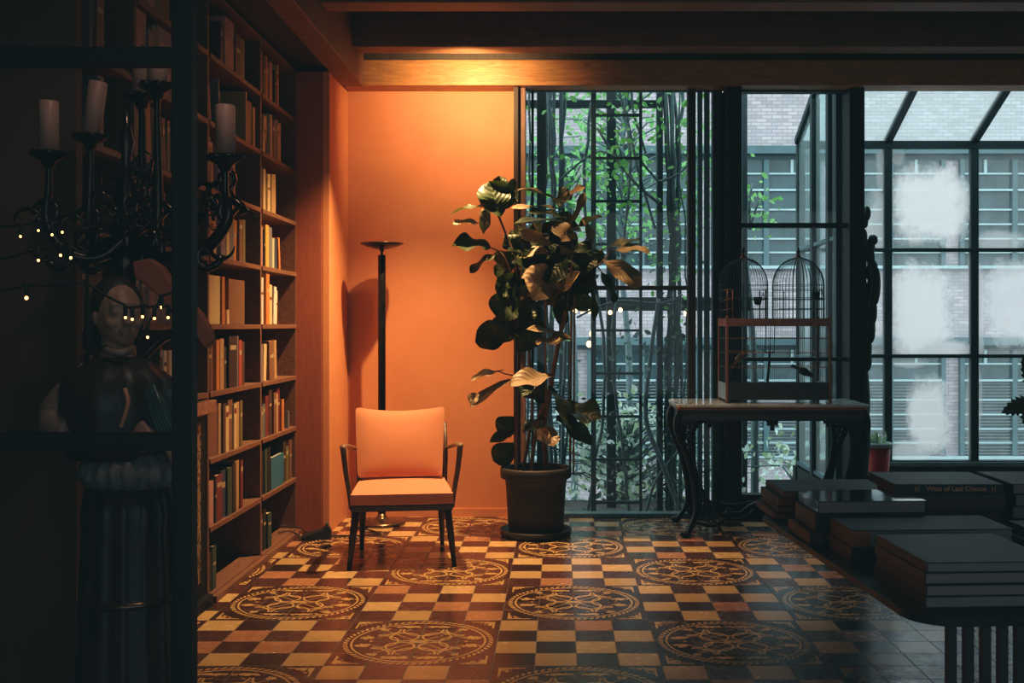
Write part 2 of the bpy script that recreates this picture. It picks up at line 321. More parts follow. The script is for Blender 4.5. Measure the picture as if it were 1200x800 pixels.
# ------------------------------------------------------------------ mesh builder
class MB:
    def __init__(s): s.v = []; s.f = []; s.uv = []; s.smooth = []
    def add(s, vs, fs, smooth=False, uvs=None):
        b = len(s.v); s.v += [Vector(p) for p in vs]
        for k, f in enumerate(fs):
            s.f.append(tuple(i + b for i in f)); s.smooth.append(smooth)
            s.uv.append([uvs[i] for i in f] if uvs else [(0, 0)] * len(f))
        return s
    def box(s, x0, x1, y0, y1, z0, z1, rot=None, piv=None):
        vs = [Vector((x, y, z)) for z in (z0, z1) for y in (y0, y1) for x in (x0, x1)]
        if rot is not None:
            piv = Vector(piv) if piv is not None else Vector(((x0 + x1) / 2, (y0 + y1) / 2, (z0 + z1) / 2))
            vs = [piv + rot @ (p - piv) for p in vs]
        return s.add(vs, [(0, 2, 3, 1), (4, 5, 7, 6), (0, 1, 5, 4), (2, 6, 7, 3), (0, 4, 6, 2), (1, 3, 7, 5)])
    def tube(s, pts, rad, n=8, cap=True, flat=1.0, up=None, smooth=True):
        pts = [Vector(p) for p in pts]; N_ = len(pts)
        if not isinstance(rad, (list, tuple)): rad = [rad] * N_
        vs = []; prev = None
        for i, p in enumerate(pts):
            t = (pts[min(i + 1, N_ - 1)] - pts[max(i - 1, 0)]).normalized()
            if up is not None: a = Vector(up)
            elif prev is None: a = Vector((0, 0, 1)) if abs(t.z) < .9 else Vector((1, 0, 0))
            else: a = prev
            b = t.cross(a)
            if b.length < 1e-6: b = t.cross(Vector((.3, 1, .2)))
            b.normalize(); a2 = b.cross(t).normalized(); prev = a2
            for k in range(n):
                q = 2 * PI * k / n
                vs.append(p + (a2 * math.cos(q) * flat + b * math.sin(q)) * rad[i])
        fs = []
        for i in range(N_ - 1):
            for k in range(n):
                k2 = (k + 1) % n
                fs.append((i * n + k, i * n + k2, (i + 1) * n + k2, (i + 1) * n + k))
        if cap: fs += [tuple(reversed(range(n))), tuple((N_ - 1) * n + k for k in range(n))]
        return s.add(vs, fs, smooth)
    def bar(s, a, b, w, h=None):
        """square bar from a to b"""
        h = h or w; a = Vector(a); b = Vector(b); t = (b - a).normalized()
        up = Vector((0, 0, 1)) if abs(t.z) < .95 else Vector((0, 1, 0))
        x = t.cross(up).normalized(); y = x.cross(t).normalized()
        vs = [p + x * sx * w / 2 + y * sy * h / 2 for p in (a, b) for sx, sy in ((-1, -1), (1, -1), (1, 1), (-1, 1))]
        return s.add(vs, [(0, 1, 2, 3), (7, 6, 5, 4), (0, 4, 5, 1), (1, 5, 6, 2), (2, 6, 7, 3), (3, 7, 4, 0)])
    def lathe(s, prof, c=(0, 0, 0), n=32, wob=None, smooth=True, mat=None):
        c = Vector(c); vs = []
        for i, (r, z) in enumerate(prof):
            for k in range(n):
                a = 2 * PI * k / n; rr = r * (wob(a, i) if wob else 1)
                p = Vector((rr * math.cos(a), rr * math.sin(a), z))
                if mat is not None: p = mat @ p
                vs.append(c + p)
        fs = []
        for i in range(len(prof) - 1):
            for k in range(n):
                k2 = (k + 1) % n
                fs.append((i * n + k, i * n + k2, (i + 1) * n + k2, (i + 1) * n + k))
        fs.append(tuple(reversed(range(n)))); fs.append(tuple((len(prof) - 1) * n + k for k in range(n)))
        return s.add(vs, fs, smooth)
    def ball(s, c, r, n=14, m=9, mat=None):
        rx, ry, rz = r if isinstance(r, (tuple, list)) else (r, r, r)
        c = Vector(c); vs = []
        for i in range(m + 1):
            a = -PI / 2 + PI * i / m
            rr = max(math.cos(a), .001)
            for k in range(n):
                q = 2 * PI * k / n
                p = Vector((rx * rr * math.cos(q), ry * rr * math.sin(q), rz * math.sin(a)))
                if mat is not None: p = mat @ p
                vs.append(c + p)
        fs = [(i * n + k, i * n + (k + 1) % n, (i + 1) * n + (k + 1) % n, (i + 1) * n + k) for i in range(m) for k in range(n)]
        return s.add(vs, fs, True)
    def prism(s, pts2, f, d0, d1):
        """polygon pts2 mapped by f(u, v, d) and extruded d0..d1"""
        n = len(pts2)
        vs = [f(u, v, d0) for u, v in pts2] + [f(u, v, d1) for u, v in pts2]
        fs = [tuple(range(n)), tuple(reversed(range(n, 2 * n)))] + [(i, i + n, (i + 1) % n + n, (i + 1) % n) for i in range(n)]
        return s.add(vs, fs)
    def build(s, name, mat, parent=None, bevel=0, loc=None, sub=0, seg=2):
        me = bpy.data.meshes.new(name); me.from_pydata([tuple(p) for p in s.v], [], s.f)
        me.polygons.foreach_set('use_smooth', s.smooth)
        ul = me.uv_layers.new(name='UVMap')
        flat = [c for q in s.uv for p in q for c in p]
        ul.data.foreach_set('uv', flat)
        mats = mat if isinstance(mat, list) else [mat]
        for m in mats: me.materials.append(m)
        o = bpy.data.objects.new(name, me); col.objects.link(o)
        if parent is not None: o.parent = parent; 
        if parent is not None and loc is None:
            # mesh given in world coordinates: move into parent's frame
            inv = wmat(parent).inverted()
            me.transform(inv)
        if loc is not None: o.location = loc
        if bevel:
            b = o.modifiers.new('bevel', 'BEVEL'); b.width = bevel; b.segments = seg; b.limit_method = 'ANGLE'; b.harden_normals = False
        if sub:
            b = o.modifiers.new('sub', 'SUBSURF'); b.levels = sub; b.render_levels = sub
        me.validate(); me.update()
        return o

def wmat(o):
    m = Matrix.LocRotScale(o.location, o.rotation_euler, o.scale)
    return wmat(o.parent) @ m if o.parent else m

def tag(o, label=None, cat=None, group=None, kind=None):
    if label: o['label'] = label
    if cat: o['category'] = cat
    if group: o['group'] = group
    if kind: o['kind'] = kind
    return o
def thing(name, label, cat, loc=(0, 0, 0), rz=0, group=None):
    o = bpy.data.objects.new(name, None); col.objects.link(o); o.empty_display_size = .1
    o.location = loc; o.rotation_euler = (0, 0, rz)
    return tag(o, label, cat, group)
def S(name, mb, mat, parent=None, bevel=0):
    o = mb.build(name, mat, parent, bevel)
    if parent is None: o['kind'] = 'structure'
    return o
def SE(name, loc=(0, 0, 0)):
    o = bpy.data.objects.new(name, None); col.objects.link(o); o.location = loc; o['kind'] = 'structure'; return o
def pane(mb, a, b, c, d):
    mb.add([a, b, c, d], [(0, 1, 2, 3)], False, [(0, 0), (1, 0), (1, 1), (0, 1)])
def smooth_path(pts, k=6):
    pts = [Vector(p) for p in pts]; out = []
    for i in range(len(pts) - 1):
        p0 = pts[max(i - 1, 0)]; p1 = pts[i]; p2 = pts[i + 1]; p3 = pts[min(i + 2, len(pts) - 1)]
        for j in range(k):
            t = j / k
            out.append(.5 * ((2 * p1) + (p2 - p0) * t + (2 * p0 - 5 * p1 + 4 * p2 - p3) * t * t + (3 * p1 - p0 - 3 * p2 + p3) * t ** 3))
    out.append(pts[-1]); return out
def lerp_list(vals, n):
    out = []
    for i in range(n):
        t = i / (n - 1) * (len(vals) - 1); a = int(t); b = min(a + 1, len(vals) - 1)
        out.append(vals[a] + (vals[b] - vals[a]) * (t - a))
    return out

WY = 7.25          # the window wall
def wx(px): return PX(px, WY)
def wz(py): return PZ(py, WY)

# ------------------------------------------------------------------ room shell
XL, XR, YR = -1.92, 4.6, -2.5
S('floor', MB().box(XL - .1, XR, YR, 7.31, -.12, 0).box(1.85, XR, 7.31, 8.72, -.12, 0), M['floor'])
S('ceiling', MB().box(XL - .1, XR, YR, 7.38, 3.18, 3.28), M['ceiling'])
S('wall_left', MB().box(XL - .1, XL, YR, 7.38, 0, 3.18), M['dark_wall'])
S('wall_back', MB().box(XL, wx(603), WY, WY + .12, 0, 3.18), M['orange'])
S('wall_right', MB().box(XR, XR + .1, YR, 8.72, -.12, 3.28), M['dark_wall'])
S('wall_rear', MB().box(XL, XR, YR - .1, YR, 0, 3.18), M['dark_wall'])
S('wall_header', MB().box(wx(603), XR, WY, WY + .12, 2.83, 3.18), M['beam2'])
# the dark brown wall return left of the bookcase
S('wall_left_return', MB().box(XL, -1.56, 3.555, 3.60, 0, 3.18), M['brown_wall'])
# the reddish timber pier between bookcase and orange wall, its inner face lit
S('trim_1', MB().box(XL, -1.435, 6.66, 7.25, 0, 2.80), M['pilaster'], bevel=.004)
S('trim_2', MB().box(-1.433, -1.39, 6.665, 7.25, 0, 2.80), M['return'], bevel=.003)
S('trim_3', MB().box(XL, -1.391, 3.60, 7.25, 2.825, 3.18), M['ceiling'])
S('baseboard_back', MB().box(-1.388, wx(602), 7.235, 7.249, 0, .055), M['orange'])
# beams
S('trim_4', MB().box(-1.388, XR, 7.06, 7.249, 2.80, 2.965), M['beam'], bevel=.006)
k = 5
for y in (6.68, 5.76, 4.84, 3.92, 3.0, 2.08, 1.16, .24):
    S('trim_%d' % k, MB().box(-1.25, XR, y, y + .17, 2.95, 3.178), M['beam2'], bevel=.006); k += 1
S('trim_%d' % k, MB().box(-1.389, -1.252, YR, 7.058, 2.79, 3.178), M['beam2'], bevel=.006); k += 1
S('trim_%d' % k, MB().box(-1.25, XR, 7.07, 7.249, 2.967, 3.178), M['ceiling']); k += 1

# window wall
S('trim_%d' % k, MB().box(wx(603), wx(608.5), 7.10, 7.25, 0, 2.80), M['blackwood'], bevel=.003); k += 1
S('trim_%d' % k, MB().box(wx(609), wx(616.5), 7.13, 7.30, 0, 2.80), M['postwood'], bevel=.003); k += 1
# window 1
w1 = SE('window_1', (wx(730), WY, 0))
f = MB(); zt = 2.83
f.box(wx(617), wx(846), 7.20, 7.30, 0, .028); f.box(wx(617), wx(846), 7.21, 7.29, 2.80, 2.83)
f.build('window_frame', M['steel2'], w1, .003)
MB().box(wx(804.5), wx(813.5), 7.16, 7.25, .028, 2.80).build('stile', M['blackwood'], w1, .003)
MB().box(wx(818), wx(823.5), 7.26, 7.30, .028, 2.80).build('stile', M['steel2'], w1, .002)
MB().box(wx(826), wx(832), 7.26, 7.30, .028, 2.80).build('stile', M['steel2'], w1, .002)
MB().box(wx(622.5), wx(625.5), 7.27, 7.30, .028, 2.80).build('stile', M['steel'], w1, .002)
MB().box(wx(626), wx(804), 7.20, 7.24, wz(340), wz(335)).build('rail', M['blackwood'], w1, .002)
pm = MB(); pane(pm, (wx(617), 7.285, .028), (wx(846), 7.285, .028), (wx(846), 7.285, 2.8), (wx(617), 7.285, 2.8)); pm.build('pane', M['glass'], w1)
# dark columns
S('trim_%d' % k, MB().box(wx(836), wx(847), 7.27, 7.36, 0, 2.83), M['steel'], bevel=.003); k += 1
S('trim_%d' % k, MB().box(wx(847.5), wx(865), 7.10, 7.36, 0, 2.80), M['black'], bevel=.004); k += 1
S('trim_%d' % k, MB().box(wx(991), wx(1008.5), 7.15, 7.36, 0, 2.80), M['black'], bevel=.004); k += 1
# window 2
w2 = SE('window_2', (wx(928), WY, 0))
MB().box(wx(865.3), wx(990.7), 7.20, 7.30, 0, wz(578)).build('kick_panel', M['black'], w2, .003)
MB().box(wx(865.3), wx(990.7), 7.22, 7.28, wz(267), wz(261.5)).build('rail', M['steel'], w2, .002)
MB().box(wx(865.3), wx(990.7), 7.22, 7.28, wz(423), wz(418.5)).build('rail', M['steel'], w2, .002)
MB().box(wx(865.3), wx(990.7), 7.21, 7.29, 2.79, 2.83).build('window_head', M['steel'], w2, .002)
pm = MB(); pane(pm, (wx(865.3), 7.25, wz(578)), (wx(990.7), 7.25, wz(578)), (wx(990.7), 7.25, 2.8), (wx(865.3), 7.25, 2.8)); pm.build('pane', M['glass'], w2)

# ------------------------------------------------------------------ conservatory beyond
CY = 8.67; CX0 = 1.884
eave = 2.706; ridge = 3.28
xs = [PX(q, CY) for q in (938, 1040, 1141, 1243)] + [4.55]
zs = [PZ(q, CY) for q in (541, 417, 293, 170)]
w3 = SE('window_3', (3.0, CY, 0))
S('wall_conservatory', MB().box(CX0 - .03, 4.6, CY - .05, CY + .05, 0, zs[0] - .03), M['black'])
fr = MB()
for i, x in enumerate(xs): MB().box(x - .03, x + .03, CY - .03, CY + .03, zs[0] - .03, eave).build('mullion', M['steel'], w3, .003)
for z in zs: MB().box(CX0, 4.58, CY - .035, CY + .025, z - (.03 if z > 2.6 else .014), z + (.03 if z > 2.6 else .014)).build('rail', M['steel'], w3, .003)
MB().box(CX0, 4.58, CY - .06, CY - .036, zs[0] - .025, zs[0] + .005).build('sill', M['steel2'], w3, .002)
fog = {
 (0, 0): ([(.5, .4, .35, .3, .15)], .10), (0, 1): ([(.9, .1, .3, .3, .3)], .08), (0, 2): ([(.92, .1, .22, .5, .5), (.95, .8, .1, .3, .35)], .08),
 (1, 2): ([(.5, .43, .52, .40, .93), (.12, .9, .1, .12, .3)], .10), (1, 1): ([(.38, .42, .40, .52, .9), (.6, .06, .45, .1, .75), (.97, .6, .05, .6, .4)], .14),
 (1, 0): ([(.48, .42, .27, .42, .8), (.25, .95, .3, .07, .45), (.3, .1, .3, .12, .5), (.95, .5, .05, .5, .35)], .08),
 (2, 2): ([(.3, .08, .35, .12, .45)], .08), (2, 1): ([(.55, .52, .46, .48, .7), (.05, .4, .08, .6, .5)], .14), (2, 0): ([(.05, .6, .06, .4, .3)], .06),
 (3, 0): ([(.5, .5, .3, .3, .5)], .08), (3, 1): ([(.5, .5, .4, .4, .8)], .1), (3, 2): ([(.5, .5, .45, .4, .8)], .1)}
for (i, j), (bl, ba) in fog.items():
    pm = MB(); pane(pm, (xs[i], CY, zs[j]), (xs[i + 1], CY, zs[j]), (xs[i + 1], CY, zs[j + 1]), (xs[i], CY, zs[j + 1]))
    pm.build('pane', fog_glass('fogged_glass_%d%d' % (i, j), bl, ba), w3)
# sloping glass roof
w4 = SE('window_4', (3.0, 8.0, eave))
sl = (3.274 - eave) / (CY - 7.37)
for x in [CX0] + xs[1:]:
    MB().bar((x, 7.37, 3.274), (x, CY, eave), .055, .05).build('rafter', M['steel'], w4, .003)
haze = fog_glass('hazy_roof_glass', [(.5, .5, 1.2, 1.2, .16)], .06, tint=(.50, .70, .70))
xr = [CX0] + xs[1:]
for i in range(4):
    pm = MB(); pane(pm, (xr[i], CY, eave), (xr[i + 1], CY, eave), (xr[i + 1], 7.37, 3.274), (xr[i], 7.37, 3.274)); pm.build('roof_pane', haze, w4)
# side glass wall
w5 = SE('window_5', (CX0, 8.0, 0))
MB().box(CX0 - .02, CX0 + .02, 7.38, CY - .051, 0, zs[0] - .03).build('base_panel', M['black'], w5, .002)
for y in (7.40, 7.62, 8.10):
    MB().box(CX0 - .03, CX0 + .03, y - .035, y + .035, zs[0] - .03, eave + (CY - y) * sl - .03).build('mullion', M['steel'], w5, .003)
for z in zs[:3]: MB().box(CX0 - .02, CX0 + .025, 7.40, CY - .04, z - .014, z + .014).build('rail', M['steel2'], w5, .002)
sideg = fog_glass('streaked_side_glass', [(.5, .2, .7, .5, .38), (.4, .8, .5, .3, .3)], .18)
ys = [7.40, 7.62, 8.10, CY - .03]
for i in range(3):
    pm = MB(); a, b = ys[i], ys[i + 1]
    pane(pm, (CX0, b, zs[0]), (CX0, a, zs[0]), (CX0, a, eave + (CY - a) * sl), (CX0, b, eave + (CY - b) * sl)); pm.build('pane', sideg, w5)

# ------------------------------------------------------------------ courtyard building
FY = 18.0
S('ground', MB().box(-14, 22, 7.5, 30, -2.8, -2.6), M['ground'])
S('trim_foundation', MB().box(XL - .1, XR + .1, 7.30, 8.72, -2.6, -.125), M['dark_wall'])
bld = thing('brick_building', 'pale painted brick building across the courtyard with teal windows', 'building', (4, FY, -2.6))
MB().box(-9, 17, FY, FY + .4, -2.6, 11).build('brick_wall', M['brick'], bld)
pxs = FY / FPX
for (yb) in (173 - 222, 173, 395, 395 + 222):
    zb = PZ(yb, FY)
    if zb - 142 * pxs < -2.6: continue
    MB().box(-9, 17, FY - .22, FY, zb - 9 * pxs, zb).build('ledge', M['teal'], bld)
    MB().box(-9, 17, FY - .03, FY - .001, zb - 14.5 * pxs, zb - 9.2 * pxs).build('lintel', M['lintel'], bld)
    MB().box(-9, 17, FY - .12, FY - .001, zb - 142 * pxs, zb - 138.5 * pxs).build('window_sill', M['teal_light'], bld)
    for i in range(-4, 10):
        cx = PX(897 + 145 * i, FY); hw = 64 * pxs
        zt, z0 = zb - 14.6 * pxs, zb - 138 * pxs
        fm = MB(); th = 5 * pxs
        fm.box(cx - hw, cx - hw + th, FY - .10, FY - .002, z0, zt); fm.box(cx + hw - th, cx + hw, FY - .10, FY - .002, z0, zt)
        fm.box(cx - th * .6, cx + th * .6, FY - .09, FY - .002, z0, zt)
        win = fm.build('window', M['teal'], bld)
        pm = MB()
        for a, b in ((cx - hw + th, cx - th * .6), (cx + th * .6, cx + hw - th)): pm.box(a, b, FY - .02, FY - .004, z0, zt)
        pm.build('pane', M['wpane'], win)
        rm = MB()
        for dy in (31, 50, 73, 90, 107, 123):
            for a, b in ((cx - hw + th, cx - th * .6), (cx + th * .6, cx + hw - th)):
                rm.box(a, b, FY - (.10 if dy == 50 else .07), FY - .021, zb - (dy + (1.4 if dy == 50 else 1.0)) * pxs, zb - (dy - .9) * pxs)
        for a, b in ((cx - hw * .55, cx - hw * .5), (cx + hw * .45, cx + hw * .5)): rm.box(a, b, FY - .06, FY - .021, zb - 31 * pxs, zt)
        rm.build('glazing_bar', M['teal_light'], win)
        if yb in (395,):
            lm = MB(); z = z0 + .02
            while z < zb - 52 * pxs:
                for a, b in ((cx - hw + th, cx - th * .6), (cx + th * .6, cx + hw - th)): lm.box(a + .01, b - .01, FY - .055, FY - .022, z, z + .022)
                z += .052
            lm.build('blind', M['louvre'], win)
# little building mass to the left of the brick facade keeps the sky out
# ------------------------------------------------------------------ leaves
def leaf(mb, base, tip, width, nrm, curl=.2, wave=.12, nu=4, nv=8, shape='fig', ph=0.0, fold=.15, flip=False):
    base = Vector(base); tip = Vector(tip); ax = tip - base; L = ax.length; ax.normalize()
    nrm = Vector(nrm); nrm = (nrm - ax * nrm.dot(ax)).normalized(); sd = ax.cross(nrm).normalized()
    vs = []; uvs = []
    for j in range(nv + 1):
        t = j / nv
        if shape == 'fig': w = (math.sin(PI * min(1, t ** 1.25 * .97 + .03)) ** .6) * (.55 + .55 * t) if 0 < t < 1 else .02
        else: w = math.sin(PI * min(max(t, .02), .98)) ** .8
        w = w * width / 2
        cc = base + ax * (t * L) + nrm * (-curl * L * (t ** 2) + curl * L * .3 * t)
        for i in range(nu + 1):
            s_ = i / nu * 2 - 1
            off = nrm * (fold * abs(s_) * w * 1.2 + wave * width * math.sin(t * 11 + ph + s_ * 1.5) * abs(s_) * .5)
            vs.append(cc + sd * s_ * w + off); uvs.append((i / nu, t))
    n = nu + 1
    fs = [(j * n + i, j * n + i + 1, (j + 1) * n + i + 1, (j + 1) * n + i) for j in range(nv) for i in range(nu)]
    if flip: fs = [tuple(reversed(q)) for q in fs]
    mb.add(vs, fs, True, uvs)

def rvec(r): 
    return Vector((r.uniform(-1, 1), r.uniform(-1, 1), r.uniform(-1, 1))).normalized()
def scatter_leaves(mb, r, pts, size, spread, nu=2, nv=3, n_each=1):
    for p in pts:
        for _ in range(n_each):
            b = Vector(p) + Vector((r.gauss(0, spread), r.gauss(0, spread * .7), r.gauss(0, spread)))
            d = rvec(r); d.z -= .25; s_ = size * r.uniform(.6, 1.3)
            leaf(mb, b, b + d.normalized() * s_, s_ * .62, rvec(r), .2, .05, nu, nv, 'vine', 0, .1)

# ------------------------------------------------------------------ courtyard: posts, trellis, vines
def opost(px0, px1, Y, mat, label, name='steel_post', z1=5.2, cat='post'):
    o = MB().box(PX(px0, Y), PX(px1, Y), Y, Y + .09, -2.6, z1).build(name, mat, None, .004)
    return tag(o, label, cat)
opost(629, 640, 7.75, M['steel'], 'dark steel post outside, just right of the timber window jamb')
opost(711, 722, 8.35, M['steel'], 'dark steel post behind the ladder trellis in the courtyard')
opost(770, 777, 8.0, M['steel'], 'dark steel post carrying the thick vine right of the trellis')
tr = thing('metal_trellis', 'dark steel ladder trellis with square rungs outside the tall window', 'trellis', (PX(722, 7.7), 7.7, -2.6))
MB().box(PX(692.5, 7.7), PX(698.5, 7.7), 7.68, 7.72, -2.6, 4.0).build('upright', M['steel'], tr, .002)
MB().box(PX(749, 7.7), PX(752.5, 7.7), 7.685, 7.715, -2.6, 4.0).build('upright', M['steel'], tr, .002)
for yy in [135 + 50.4 * i for i in range(-5, 11)]:
    z = PZ(yy, 7.7)
    MB().box(PX(698.5, 7.7), PX(749, 7.7), 7.69, 7.71, z - .009, z + .009).build('rung', M['steel'], tr)
pg = thing('pergola_frame', 'dark steel frame of crossing beams spanning the courtyard behind the vines', 'pergola', (PX(720, 8.5), 8.5, -2.6))
for (a, b, y0, y1, Y) in ((600, 778, 117, 125, 8.1), (655, 880, 348, 364, 8.9)):
    MB().box(PX(a, Y), PX(b, Y), Y, Y + .07, PZ(y1, Y), PZ(y0, Y)).build('beam', M['steel'], pg, .003)
for (a, b, Y) in ((600, 607, 8.1), (655, 660, 8.9), (868, 874, 8.9)):
    MB().box(PX(a, Y), PX(b, Y), Y - .075, Y - .002, -2.6, 3.9).build('upright', M['steel'], pg, .003)

def vine(label, px, Y, n_stem, spread, green_rng, dark_rng, seed, top=4.2, grp=None, rs=(.009, .019)):
    r = random.Random(seed)
    root = thing('climbing_vine', label, 'vine', (PX(px, Y), Y, -2.6), group=grp)
    gm, dm = MB(), MB(); X = PX(px, Y)
    for i in range(n_stem):
        pts = []; z = -2.6; x0 = X + r.gauss(0, spread); y0 = Y + r.gauss(0, spread * .6); ph = r.uniform(0, 6); a = r.uniform(.3, 1) * spread
        while z < top:
            pts.append((x0 + a * math.sin(z * 2.3 + ph) + r.gauss(0, .006), y0 + a * math.cos(z * 2.0 + ph) * .6, z)); z += .14
        MB().tube(smooth_path(pts, 2), r.uniform(*rs), 6).build('stem', M['vinestem'], root)
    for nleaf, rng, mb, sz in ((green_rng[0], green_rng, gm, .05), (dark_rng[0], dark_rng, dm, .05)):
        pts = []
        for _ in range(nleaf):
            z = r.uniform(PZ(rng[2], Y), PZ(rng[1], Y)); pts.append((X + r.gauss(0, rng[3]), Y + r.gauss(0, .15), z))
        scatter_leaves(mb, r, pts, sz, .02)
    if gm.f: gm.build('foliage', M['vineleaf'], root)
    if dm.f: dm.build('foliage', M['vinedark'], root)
    return root
vine('thick bundle of grey vine stems climbing beside the fig tree', 653, 7.95, 6, .035, (60, 90, 420, .07), (70, 250, 600, .09), 1)
vine('thick twisted grey vine trunk behind the right half of the tall window', 786, 8.05, 6, .03, (110, 90, 400, .1), (120, 300, 600, .12), 2)
vine('leafy vine tangled over the ladder trellis', 728, 7.9, 2, .08, (170, 95, 260, .16), (150, 380, 600, .16), 3, rs=(.006, .014))
vine('thin vine with bright leaves close to the timber window jamb', 620, 7.7, 1, .02, (26, 120, 250, .03), (26, 300, 590, .04), 4, rs=(.004, .008))
vine('thin vine behind the dark stile next to the black column', 806, 7.8, 1, .03, (75, 95, 330, .05), (40, 380, 590, .06), 5, rs=(.004, .01))
# bare branches crossing
def branch(label, pts, rad):
    o = MB().tube(smooth_path(pts, 5), lerp_list(rad, (len(pts) - 1) * 5 + 1), 6).build('vine_branch', M['vinestem'])
    tag(o, label, 'branch', 'bare vine branches crossing the tall window'); return o
Yb = 7.85
for pts, rad in (([(700, 150), (725, 190), (745, 215), (772, 238)], [.01, .012]), ([(722, 95), (735, 140), (748, 200), (768, 268)], [.012, .009]),
                 ([(752, 190), (765, 205), (775, 212), (800, 200), (812, 180)], [.01, .006]), ([(655, 212), (680, 190), (700, 178), (715, 180)], [.008, .005]),
                 ([(676, 372), (700, 360), (730, 352), (775, 355), (800, 345)], [.008, .006]),
                 ([(798, 600), (775, 540), (757, 490), (762, 420), (772, 350)], [.02, .014]), ([(757, 600), (770, 560), (800, 520), (816, 470)], [.012, .006]),
                 ([(740, 100), (742, 130), (751, 160), (757, 180)], [.01, .008])):
    branch('bare grey branch winding between the vines and the trellis', [P(a, b, Yb + .02 * i) for i, (a, b) in enumerate(pts)], rad)
# bright leaves out in the upper courtyard: small tree
def small_tree(label, px, Y, z0, z1, n, mat, size, spread, seed, name='courtyard_tree', cat='tree'):
    r = random.Random(seed); root = thing(name, label, cat, (PX(px, Y), Y, -2.6))
    X = PX(px, Y)
    MB().tube(smooth_path([(X, Y, -2.6), (X + .05, Y, z0 * .3), (X - .04, Y, z0), (X + .03, Y, z1)], 4), [.05, .045, .04, .036, .034, .03, .028, .026, .024, .02, .016, .01, .008], 6).build('trunk', M['vinestem'], root)
    fm = MB(); pts = []; br = MB()
    for _ in range(n // 12):
        c = (X + r.gauss(0, spread), Y + r.gauss(0, spread * .5), r.uniform(z0, z1))
        br.tube([(X, Y, c[2] - .25), ((X + c[0]) / 2, (Y + c[1]) / 2, c[2] - .02), c], [.012, .008, .003], 5)
        pts += [(c[0] + r.gauss(0, size * 1.6), c[1] + r.gauss(0, size * 1.6), c[2] + r.gauss(0, size * 1.4)) for _ in range(12)]
    scatter_leaves(fm, r, pts, size, .01)
    br.build('branch', M['vinestem'], root)
    fm.build('foliage', mat, root); return root
small_tree('bright green leafy tree rising in the courtyard behind the trellis', 732, 10.5, 2.1, 4.4, 1300, M['vineleaf'], .062, .5, 11)
small_tree('green leafy tree crown left behind the thick vine bundle', 668, 10.8, 2.2, 2.9, 220, M['vineleaf'], .09, .28, 12)
small_tree('pale shrub spreading at the foot of the tall window', 735, 9.0, -.6, .55, 2200, M['paleleaf'], .06, .48, 13, 'shrub', 'shrub')
small_tree('pale shrub against the glass side wall of the conservatory', 938, 10.4, -.6, .25, 220, M['paleleaf'], .085, .22, 14, 'shrub', 'shrub')
small_tree('thin branch of mixed green and pink leaves beside the black column', 878, 9.2, 1.95, 2.45, 40, M['vineleaf'], .06, .10, 15, 'sapling', 'tree')

# string lights outside
def string(label, bulbs, Y, mat, r=.012, name='string_lights', pad=None, grp=None, drop=.02):
    root = thing(name, label, 'string lights', P(bulbs[0][0], bulbs[0][1], Y), 0)
    pts = [P(a, b, Y) + Vector((0, 0, r + .025)) for a, b in bulbs]
    if pad: pts = [P(*pad[0], Y)] + pts + [P(*pad[1], Y)]
    path = []
    for i in range(len(pts) - 1):
        for q in range(6):
            t = q / 6; p = pts[i].lerp(pts[i + 1], t); p.z -= drop * math.sin(PI * t); path.append(p)
    path.append(pts[-1])
    MB().tube(path, .003, 5).build('cord', M['cord'], root)
    for a, b in bulbs:
        c = P(a, b, Y); bm = MB(); bm.ball(c, (r, r, r * 1.15), 10, 7); bo = bm.build('bulb', mat, root)
        MB().tube([c + Vector((0, 0, r)), c + Vector((0, 0, r + .026))], .005, 6).build('socket', M['cord'], bo)
    return root
string('strand of warm round bulbs hung across the courtyard beam', [(674, 364), (683, 366), (691, 365), (715, 366), (727, 363)], 8.2, M['bulbout'], .016, pad=((655, 350), (770, 352)))
string('short strand of two warm bulbs hanging beside the trellis upright', [(694, 391), (690.5, 403)], 8.0, M['bulbout'], .022, pad=((694, 340), (690, 408)))
string('strand of three warm bulbs between the dark stile and the birdcage', [(804, 367), (828, 361), (838, 366)], 8.3, M['bulbout'], .02, pad=((775, 352), (872, 350)))

# ------------------------------------------------------------------ bookcase
BXF, BXB = -1.59, -1.89
SZ = [.035, .342, .651, .956, 1.265, 1.578, 1.884, 2.192, 2.50, 2.80]
DV = [3.61, 4.13, 4.99, 5.87, 6.655]
bc = thing('bookcase', 'tall dark built-in bookcase of square bays along the left wall', 'bookcase', (BXB, 5.1, 0))
MB().box(BXB, BXB + .012, DV[0], DV[-1], 0, 2.82).build('back_panel', M['shelf_back'], bc)
T = .024
for i, y in enumerate(DV):
    low = .965 if i < 2 else 0
    MB().box(BXB + .012, BXF, y - T / 2 if i else y, (y + T / 2) if i < 4 else y, low, 2.82).build('divider', M['shelf'], bc, .0015)
for j, z in enumerate(SZ):
    y0 = DV[2] if j < 3 else DV[0]
    for i in range(4):
        if DV[i] < y0 - .01: continue
        MB().box(BXB + .012, BXF + .006, DV[i] + T / 2, DV[i + 1] - T / 2, z - T, z).build('shelf', M['shelf'], bc, .0015)
MB().box(BXF - .03, BXF + .035, DV[2] + .01, DV[4], 0, .028).build('plinth', M['shelf'], bc, .002)
